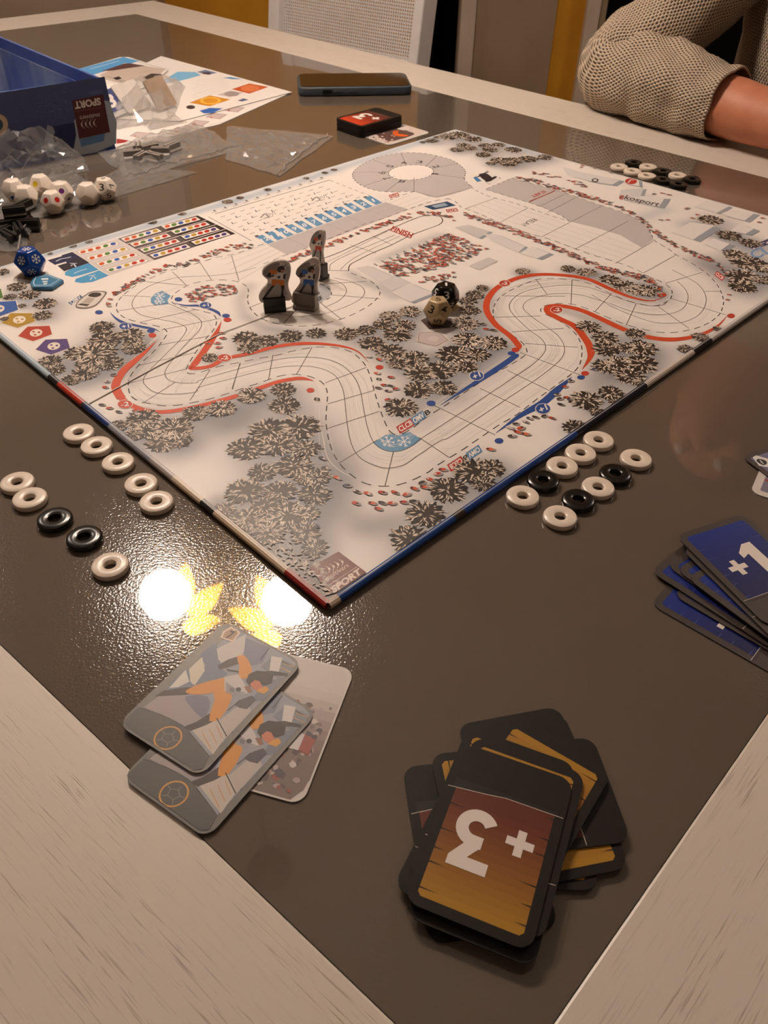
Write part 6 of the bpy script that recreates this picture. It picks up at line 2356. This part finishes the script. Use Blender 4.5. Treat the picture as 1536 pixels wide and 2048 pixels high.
# inside lining of the right and near walls
MB().prism([bq(BT, BT), bq(BT + 0.0008, BT), bq(BT + 0.0008, BWY - BT), bq(BT, BWY - BT)], 0.004, HB - 0.013).build('lining', boxin, box)
MB().prism([bq(BT, BWY - BT), bq(BWX - BT, BWY - BT), bq(BWX - BT, BWY - BT - 0.0008), bq(BT, BWY - BT - 0.0008)], 0.004, HB - 0.013).build('lining', boxin, box)
# print on the near wall
fN = Vector((dn_.y, -dn_.x, 0))
if fN.y > 0:
    fN = -fN
o3 = Vector((A_.x, A_.y, TZ))


def near_px(x, y):
    C_ = Vector((0, 0, TZ + CH))
    d = ray(x, y)
    t = (o3 - C_).dot(fN) / d.dot(fN)
    p = C_ + d * t - o3
    return (p.x * dn_.x + p.y * dn_.y, p.z)


X1 = lambda l: [(0 + x / 5.908, 50 + y / 5.908) for x, y in l]
k = Ink(lambda x, y: near_px(x / 5.908, 50 + y / 5.908), 0.00002)
k.poly([(-700, 960), (0, 800), (1235, 610), (1310, 950), (1372, 1400), (850, 1550), (0, 1600), (-700, 1600)], (60, 70, 110))
k.up()
k.poly([(820, 1480), (870, 1150), (1000, 950), (1290, 900), (1372, 1400), (900, 1545), (830, 1550)], (156, 164, 174), 2)
k.poly([(560, 1180), (640, 1210), (690, 1380), (840, 1480), (840, 1552), (560, 1560), (520, 1400)], (140, 150, 164), 1)
k.poly([(940, 1350), (1240, 1270), (1230, 1370), (960, 1440)], (84, 118, 160), 1)
k.up()
k.poly([(620, 1200), (880, 1150), (900, 1300), (870, 1460), (840, 1500), (790, 1460), (760, 1380), (690, 1350), (650, 1390), (625, 1330), (650, 1260)], (22, 30, 72))
k.poly([(1030, 790), (1200, 760), (1220, 800), (1060, 830)], (74, 84, 124))
rr = random.Random(3)
for i in range(160):
    x, y = rr.gauss(650, 170), rr.gauss(980, 90)
    if 100 < x < 840 and 780 < y < 1180:
        k.disc(x, y, rr.uniform(3, 10), rr.uniform(3, 10), lerp((96, 104, 134), (60, 70, 104), rr.random()), 5, 4)
k.up()
k.up()
k.up()
k.poly([(848, 890), (1218, 820), (1300, 1265), (935, 1345)], (74, 22, 24))
k.line([(868, 1025), (1245, 965)], 0.0004, (120, 60, 58), 0, k.layer + 1)
k.text('SPORT', (1035, 925), (-155, 26), (8, 44), (212, 196, 184), 0.04, k.layer + 1)
k.text('multivers', (1062, 1085), (-118, 20), (5, 26), (196, 176, 168), 0.0, k.layer + 1)
for j in range(4):
    cx = 978 + j * 48
    k.line([(cx + 22, 1215 - j * 6 + 6), (cx - 8, 1195 - j * 6), (cx - 14, 1160 - j * 6), (cx + 8, 1125 - j * 6)], [0.0003] * 4 + [0.0012] * 5 + [0.0003] * 4, (206, 190, 180), 4, k.layer + 1)
k.disc(-25, 1180, 120, 130, (196, 168, 136), 20)
k.disc(-25, 1180, 62, 70, (50, 80, 90), 16, k.layer + 1)
dzf = fN
k.build('printed_side', inkc, box, lambda a, h, z_: tuple(Vector((dn_.x * a, dn_.y * a, h)) + fN * z_), 0.00003, flip=False)

# ================================================================== RULE SHEETS
paper = mat('coated_paper', (226, 220, 214), 0.35, 0.4)


def sheet(name, pts, z_, t, label, prints, cat='leaflet'):
    P_ = [at(x, y, z_ + t) for x, y in pts]
    c = sum(P_, Vector()) / len(P_)
    o = MB().prism([(p.x - c.x, p.y - c.y) for p in P_], 0, t).build(name, paper)
    o.location = (c.x, c.y, TZ + z_)
    tag(o, label, cat)
    k_ = Ink(lambda x, y: (at(x, y, z_ + t).x - c.x, at(x, y, z_ + t).y - c.y), 0.00001)
    prints(k_)
    k_.build('printed_page', inkc, o, None, t)
    return o


R2_ = lambda l: [(150 + x / 3.413, 100 + y / 3.413) for x, y in l]


def pr_bottom(k):
    k.poly(R2_([(760, 470), (1390, 310), (1480, 285), (1340, 290), (1200, 340), (1000, 400), (880, 430)]), (44, 92, 170))
    for (x, y) in ((970, 452), (1090, 405), (850, 500), (730, 550), (450, 580), (600, 610)):
        k.poly(R2_([(x - 80, y + 8), (x - 30, y - 22), (x + 70, y - 12), (x + 20, y + 20)]), (150, 132, 128))
        k.poly(R2_([(x - 70, y + 8), (x - 28, y - 17), (x + 60, y - 10), (x + 16, y + 16)]), (190, 172, 168), 0, 2)
        k.disc(*R2_([(x - 40, y + 8)])[0], 2.5, 1.4, (160, 60, 44), 8, 3)
    k.poly(R2_([(285, 605), (370, 618), (340, 632), (285, 640)]), (150, 36, 34))
    for j in range(6):
        a, b = R2_([(560 + j * 70, 640 - j * 25), (660 + j * 70, 612 - j * 25)])
        k.line([a, b], 0.0006, (170, 160, 156), 0)


def pr_top(k):
    k.poly(R2_([(610, 200), (700, 148), (820, 150), (860, 172), (740, 205), (620, 228)]), (112, 172, 210), 1)
    for j in range(9):
        a, b = R2_([(800 + (j % 3) * 8, 215 + j * 16), (1010 + j * 6, 182 + j * 9)])
        k.line([a, b], 0.0008, (190, 182, 178), 0)
    k.poly(R2_([(1070, 268), (1190, 228), (1320, 252), (1190, 298)]), (186, 84, 42))
    k.disc(*R2_([(1195, 262)])[0], 19, 6.5, (206, 116, 74), 20, 2)
    k.poly(R2_([(970, 305), (1060, 278), (1150, 292), (1060, 322)]), (186, 178, 178))
    k.disc(*R2_([(1070, 300)])[0], 15, 5, (150, 138, 136), 16, 2)
    k.poly(R2_([(780, 360), (920, 310), (1060, 338), (920, 384)]), (196, 132, 40))
    k.disc(*R2_([(925, 346)])[0], 21, 7.5, (226, 174, 70), 20, 2)
    k.disc(*R2_([(925, 346)])[0], 15, 5, (204, 140, 44), 18, 3)
    k.disc(*R2_([(790, 390)])[0], 9, 4, (58, 48, 46), 14)
    k.poly(R2_([(830, 150), (890, 135), (970, 155), (910, 170)]), (92, 112, 150))
    k.poly(R2_([(865, 155), (920, 152), (925, 165), (880, 165)]), (64, 52, 52), 2, 2)
    k.poly(R2_([(1010, 190), (1060, 184), (1140, 198), (1080, 200)]), (72, 130, 186))
    k.poly(R2_([(1110, 345), (1150, 330), (1185, 340), (1140, 352)]), (74, 90, 130))
    k.poly(R2_([(850, 415), (920, 395), (1010, 398), (940, 430), (880, 432)]), (40, 92, 170))


def pr_left(k):
    k.poly(R2_([(30, 128), (330, 48), (440, 74), (120, 170)]), (80, 150, 206))
    k.line(R2_([(100, 130), (300, 75)]), 0.0016, (214, 226, 232), 0, 2)
    k.poly(R2_([(170, 170), (340, 88), (620, 130), (540, 200), (300, 225), (200, 200)]), (186, 172, 160), 0, 2)
    k.poly(R2_([(180, 145), (330, 95), (370, 90), (480, 108), (390, 120), (260, 140)]), (84, 56, 56), 0, 3)
    k.poly(R2_([(460, 190), (520, 160), (600, 165), (560, 190), (490, 205)]), (60, 52, 48), 0, 3)
    k.poly(R2_([(260, 190), (300, 180), (320, 195), (280, 205)]), (36, 30, 30), 0, 4)
    k.line(R2_([(215, 180), (300, 205), (350, 225), (420, 205)]), 0.0012, (60, 50, 46), 2, 4)
    k.line(R2_([(440, 155), (540, 140)]), 0.0008, (90, 80, 76), 0, 4)
    k.line(R2_([(420, 78), (640, 135)]), 0.0009, (70, 60, 56), 0, 4)


sheet('rule_leaflet', [(330, 140), (575, 188), (440, 248), (230, 300), (150, 300), (200, 200)], 0.0001, 0.0006, 'printed leaflet with small grey pictures beneath the scoring sheet', pr_bottom)
sheet('rule_leaflet', [(322, 112), (584, 184), (360, 242), (200, 236), (240, 150)], 0.0012, 0.0006, 'white scoring sheet with gold, silver and bronze medals printed on it', pr_top)
sheet('rule_leaflet', [(150, 140), (240, 114), (258, 114), (336, 140), (300, 172), (190, 196)], 0.0030, 0.0008, 'booklet with a blue header and a skier photo behind the box', pr_left)

# ================================================================== PHONE
pq = [at(597, 150, 0.0095), at(808, 147, 0.0095), at(822, 176, 0.0095), at(600, 178, 0.0095)]
pc = sum(pq, Vector()) / 4
pl = ((pq[1] - pq[0]).length + (pq[2] - pq[3]).length) / 2
pw = 0.072
pan = atan2(pq[1].y - pq[0].y + pq[2].y - pq[3].y, pq[1].x - pq[0].x + pq[2].x - pq[3].x)
phone = empty('smartphone', (pc.x, pc.y, TZ), (0, 0, pan))
tag(phone, 'dark smartphone in a blue-grey case lying face up on the far glass', 'phone')
pl += 0.004
pcase = MB().prism(rrect(pl, pw, 0.010), 0.0002, 0.0112).build('case', mat('slate_case', (58, 68, 76), 0.5, 0.4), phone, bevel=0.0024, seg=3, smooth=True, auto=0.5)
MB().prism(rrect(pl - 0.006, pw - 0.006, 0.008), 0.0113, 0.0117).build('screen', mat('phone_glass', (26, 24, 24), 0.06, 0.5), phone)
sd = -pw / 2
MB().prism(rrect(0.013, 0.0052, 0.0024, 4), 0, 0.0008, M=Matrix.Translation((-pl * 0.25, sd - 0.0006, 0.0058)) @ Matrix.Rotation(radians(90), 4, 'X') @ Matrix.Translation((0, 0, -0.0004))).build('camera_cutout', mat('phone_hole', (10, 10, 10), 0.3), pcase)
for xx in (-0.012, 0.008):
    MB().prism(rrect(0.012, 0.0022, 0.001, 4), 0, 0.0010, M=Matrix.Translation((-pl * 0.08 + xx, sd - 0.0004, 0.0066)) @ Matrix.Rotation(radians(90), 4, 'X')).build('side_button', mat('slate_case', (46, 54, 62), 0.5, 0.4), pcase)

# ================================================================== BAGS AND LOOSE PIECES
film = film_mat()
film2 = film_mat('dusty_plastic_film', 0.13)


def bag(label, pts, hgt, n=(16, 12), seed=1, m=None, lift=0.0006, name='zip_bag', lean=None, group='clear zip bags', zipper=True, crease=1.0):
    """crumpled bag: two thin film sheets joined at the rim; pts = 4 photo pixels on the table"""
    rr = random.Random(seed)
    q = [at(x, y, lift) for x, y in pts]
    c = sum(q, Vector()) / 4
    nu, nv = n
    root = empty(name, (c.x, c.y, TZ))
    tag(root, label, 'bag', group)
    grid = []
    for i in range(nu + 1):
        for j in range(nv + 1):
            u, v = i / nu, j / nv
            e = min(u, 1 - u, v, 1 - v)
            ju = (rr.uniform(-0.42, 0.42) / nu) if 0 < i < nu else 0
            jv = (rr.uniform(-0.42, 0.42) / nv) if 0 < j < nv else 0
            u2, v2 = u + ju, v + jv
            p = q[0] * (1 - u2) * (1 - v2) + q[1] * u2 * (1 - v2) + q[2] * u2 * v2 + q[3] * (1 - u2) * v2
            wob = 0.0035 * (noise.noise(Vector((u2 * 4, v2 * 4, seed * 7))))
            p = p + Vector((wob, wob * 0.7, 0)) if e < 0.01 else p
            body = (sin(pi * min(1, e * 2.6)) if e * 2.6 < 0.5 else 1.0) if e < 0.5 else 1
            h = hgt * (0.30 + 0.70 * min(1, e * 5)) * (0.55 + 0.55 * noise.noise(Vector((u2 * 2.3, v2 * 2.3, seed * 3.1))) + 0.30 * crease * rr.uniform(-1, 1))
            h = max(0.0006, h) if e > 0.001 else 0.0010 + 0.35 * hgt * max(0, noise.noise(Vector((u2 * 3, v2 * 3, seed))))
            if lean:
                h += lean(u2, v2)
            grid.append((p.x - c.x, p.y - c.y, h))
    mb = MB()
    fs_ = []
    for i in range(nu):
        for j in range(nv):
            a, b, cc_, d = i * (nv + 1) + j, (i + 1) * (nv + 1) + j, (i + 1) * (nv + 1) + j + 1, i * (nv + 1) + j + 1
            fs_ += [(a, b, cc_), (a, cc_, d)] if (i + j) % 2 else [(a, b, d), (b, cc_, d)]
    mb.add(grid, fs_)
    o = mb.build('top_film', m or film, root)
    sbs = o.modifiers.new('s', 'SUBSURF')
    sbs.subdivision_type = 'SIMPLE'
    sbs.levels = sbs.render_levels = 1
    mb2 = MB()
    mb2.add([(x, y, 0.0005 + min(h * 0.08, 0.0006)) for x, y, h in grid], [tuple(reversed(f)) for f in fs_])
    mb2.build('bottom_film', m or film, root)
    if zipper:
        for off in (0.06, 0.085):
            L = [grid[int(round(nu * (1 - off))) * (nv + 1) + j] for j in range(nv + 1)]
            MB().tube([(x, y, h + 0.0012) for x, y, h in L], 0.0007, 5).build('zip_strip', mat('milky_zip', (206, 200, 194), 0.3, 0.5, Alpha=0.55), o)
    return root


bag('large clear bag under the white dice at the left border', [(-90, 380), (150, 345), (232, 400), (-60, 470)], 0.005, (26, 18), 2, zipper=False)
bag('crumpled clear bag slumped against the blue box', [(-60, 359), (168, 317), (178, 342), (-40, 392)], 0.010, (22, 16), 5, zipper=False, crease=1.2, lean=lambda u, v: 0.050 * max(0, 1 - 1.5 * v) * max(0, sin(pi * u)) * (0.75 + 0.35 * noise.noise(Vector((u * 5, v * 5, 2)))))
bag('flat clear bag between the dice and the board edge', [(60, 440), (230, 395), (395, 345), (250, 330)], 0.004, (26, 14), 11, zipper=False)
bag('zip bag holding grey plastic stands in front of the box', [(195, 305), (255, 362), (485, 298), (390, 245)], 0.011, (16, 24), 8, m=film2)
bag('empty zip bag lying flat behind the board', [(450, 318), (560, 352), (668, 272), (455, 252)], 0.006, (16, 18), 14, m=film2)
bag('zip bag of black plastic stands in front of the white dice', [(-60, 500), (45, 505), (85, 425), (-50, 410)], 0.013, (9, 8), 21, crease=0.5)

# grey and black stands inside their bags
def stand_mesh(m):
    prof = [(-0.0055, 0), (0.0055, 0), (0.0055, 0.002), (0.0034, 0.0034), (0.0034, 0.0085), (0.0008, 0.0085), (0.0008, 0.0035), (-0.0008, 0.0035), (-0.0008, 0.0085), (-0.0034, 0.0085), (-0.0034, 0.0034), (-0.0055, 0.002)]
    mb = MB()
    v = [(x, y, z_) for x in (-0.0095, 0.0095) for (y, z_) in prof]
    q_ = len(prof)
    mb.add(v, [tuple(reversed(range(q_))), tuple(range(q_, 2 * q_))] + [(i, (i + 1) % q_, q_ + (i + 1) % q_, q_ + i) for i in range(q_)])
    return mb.build('figure_stand', m)


gs = stand_mesh(mottled('pale_grey_plastic', (150, 142, 136), (138, 130, 124), 60, 0.45))
bs = stand_mesh(mat('black_stand_plastic', (18, 15, 14), 0.35))
first = True
for (x, y, rz, lb) in ((266, 312, 20, 'grey stand in the zip bag at its near left'), (283, 318, 70, 'grey stand lying nearest the bag corner'), (300, 300, 40, 'grey stand standing tallest in the zip bag'), (322, 306, 5, 'grey stand in the middle of the zip bag'), (345, 298, 60, 'grey stand toward the zip of the bag'), (275, 298, 100, 'grey stand behind the others by the box corner'), (310, 318, 150, 'grey stand at the near edge of the zip bag')):
    o = gs if first else link(gs.copy())
    first = False
    p = at(x, y, 0.004)
    o.location = (p.x, p.y, TZ + 0.0016)
    o.rotation_euler = (0, 0, radians(rz))
    tag(o, lb, 'stand', 'grey figure stands in a bag')
first = True
rr = random.Random(77)
for (x, y, rz, zz, lb) in ((22, 452, 30, 0.0016, 'black stand leftmost in the black stand bag'), (45, 440, 80, 0.0016, 'black stand at the far side of its bag'), (58, 452, 10, 0.0016, 'black stand at the right side of its bag'), (40, 464, 120, 0.0016, 'black stand low in the middle of its bag'), (5, 470, 60, 0.0016, 'black stand cut by the left border'), (35, 446, 20, 0.0105, 'black stand lying on top of the heap'), (52, 437, 65, 0.0105, 'black stand on top at the right of the heap'), (20, 478, 140, 0.0016, 'black stand nearest the blue die in its bag')):
    o = bs if first else link(bs.copy())
    first = False
    p = at(x, y, 0.004)
    o.location = (p.x, p.y, TZ + zz)
    o.rotation_euler = (0, 0, radians(rz))
    tag(o, lb, 'stand', 'black figure stands in a bag')
# number tiles in a bag beside the box
ta, tb = at(216, 245, 0.004), at(300, 205, 0.004)
tn = empty('number_tile', (0, 0, 0))
bpy.data.objects.remove(tn)
b0_ = at(228, 256, 0.0)
ex_ = (at(290, 236, 0.0) - b0_).normalized()
wt_ = MB()


def tilebox(label, foot, along, L, Hh, tilt, print_fn=None, m=None, group=None):
    b_ = at(*foot, 0.0022)
    a_ = at(*along, 0.0022)
    e1 = Vector((a_.x - b_.x, a_.y - b_.y, 0)).normalized()
    back = Vector((-e1.y, e1.x, 0))
    if back.y < 0:
        back = -back
    e2 = (Vector((0, 0, cos(radians(tilt)))) + back * sin(radians(tilt))).normalized()
    e3 = e1.cross(e2)
    o = MB().prism(rrect(L, Hh, 0.003, 4, L / 2, Hh / 2), -0.0012, 0.0012).build('number_tile', m or paper)
    o.matrix_world = Matrix(((e1.x, e2.x, e3.x, b_.x), (e1.y, e2.y, e3.y, b_.y), (e1.z, e2.z, e3.z, TZ + 0.0045), (0, 0, 0, 1)))
    tag(o, label, 'tile', group)
    if print_fn:
        k_ = Ink(None, 0.00002)
        print_fn(k_, L, Hh)
        k_.build('printed_number', inkc, o, None, 0.0012)
    return o


def num3(k_, L, Hh):
    k_.raw([(L * 0.10, Hh * 0.14), (L * 0.86, Hh * 0.14), (L * 0.96, Hh * 0.86), (L * 0.20, Hh * 0.86)], lin((62, 74, 128)))
    k_.text('3', (L * 0.55, Hh * 0.5), (L * 0.16, 0), (L * 0.03, Hh * 0.22), (222, 214, 206), 0.04, 2)


tilebox('white tile with a blue number three leaning in a bag by the box', (214, 246), (272, 222), 0.046, 0.036, 38, num3)
tilebox('pale tile leaning behind the number three tile', (258, 232), (318, 212), 0.040, 0.036, 42, None, card_white)
tilebox('grey tile at the right of the leaning tiles', (318, 226), (372, 206), 0.034, 0.036, 32, None, mottled('tan_tile', (168, 146, 126), (150, 130, 112), 40, 0.5))
bag('milky bag wrapped around the leaning number tiles', [(222, 262), (350, 240), (372, 170), (222, 180)], 0.036, (10, 8), 33, m=film_mat('milky_plastic_film', 0.22), zipper=False, crease=0.7)
bag('small folded clear bag on the scoring sheet', [(285, 248), (300, 262), (375, 246), (350, 228)], 0.009, (8, 6), 41, m=film2, zipper=False)
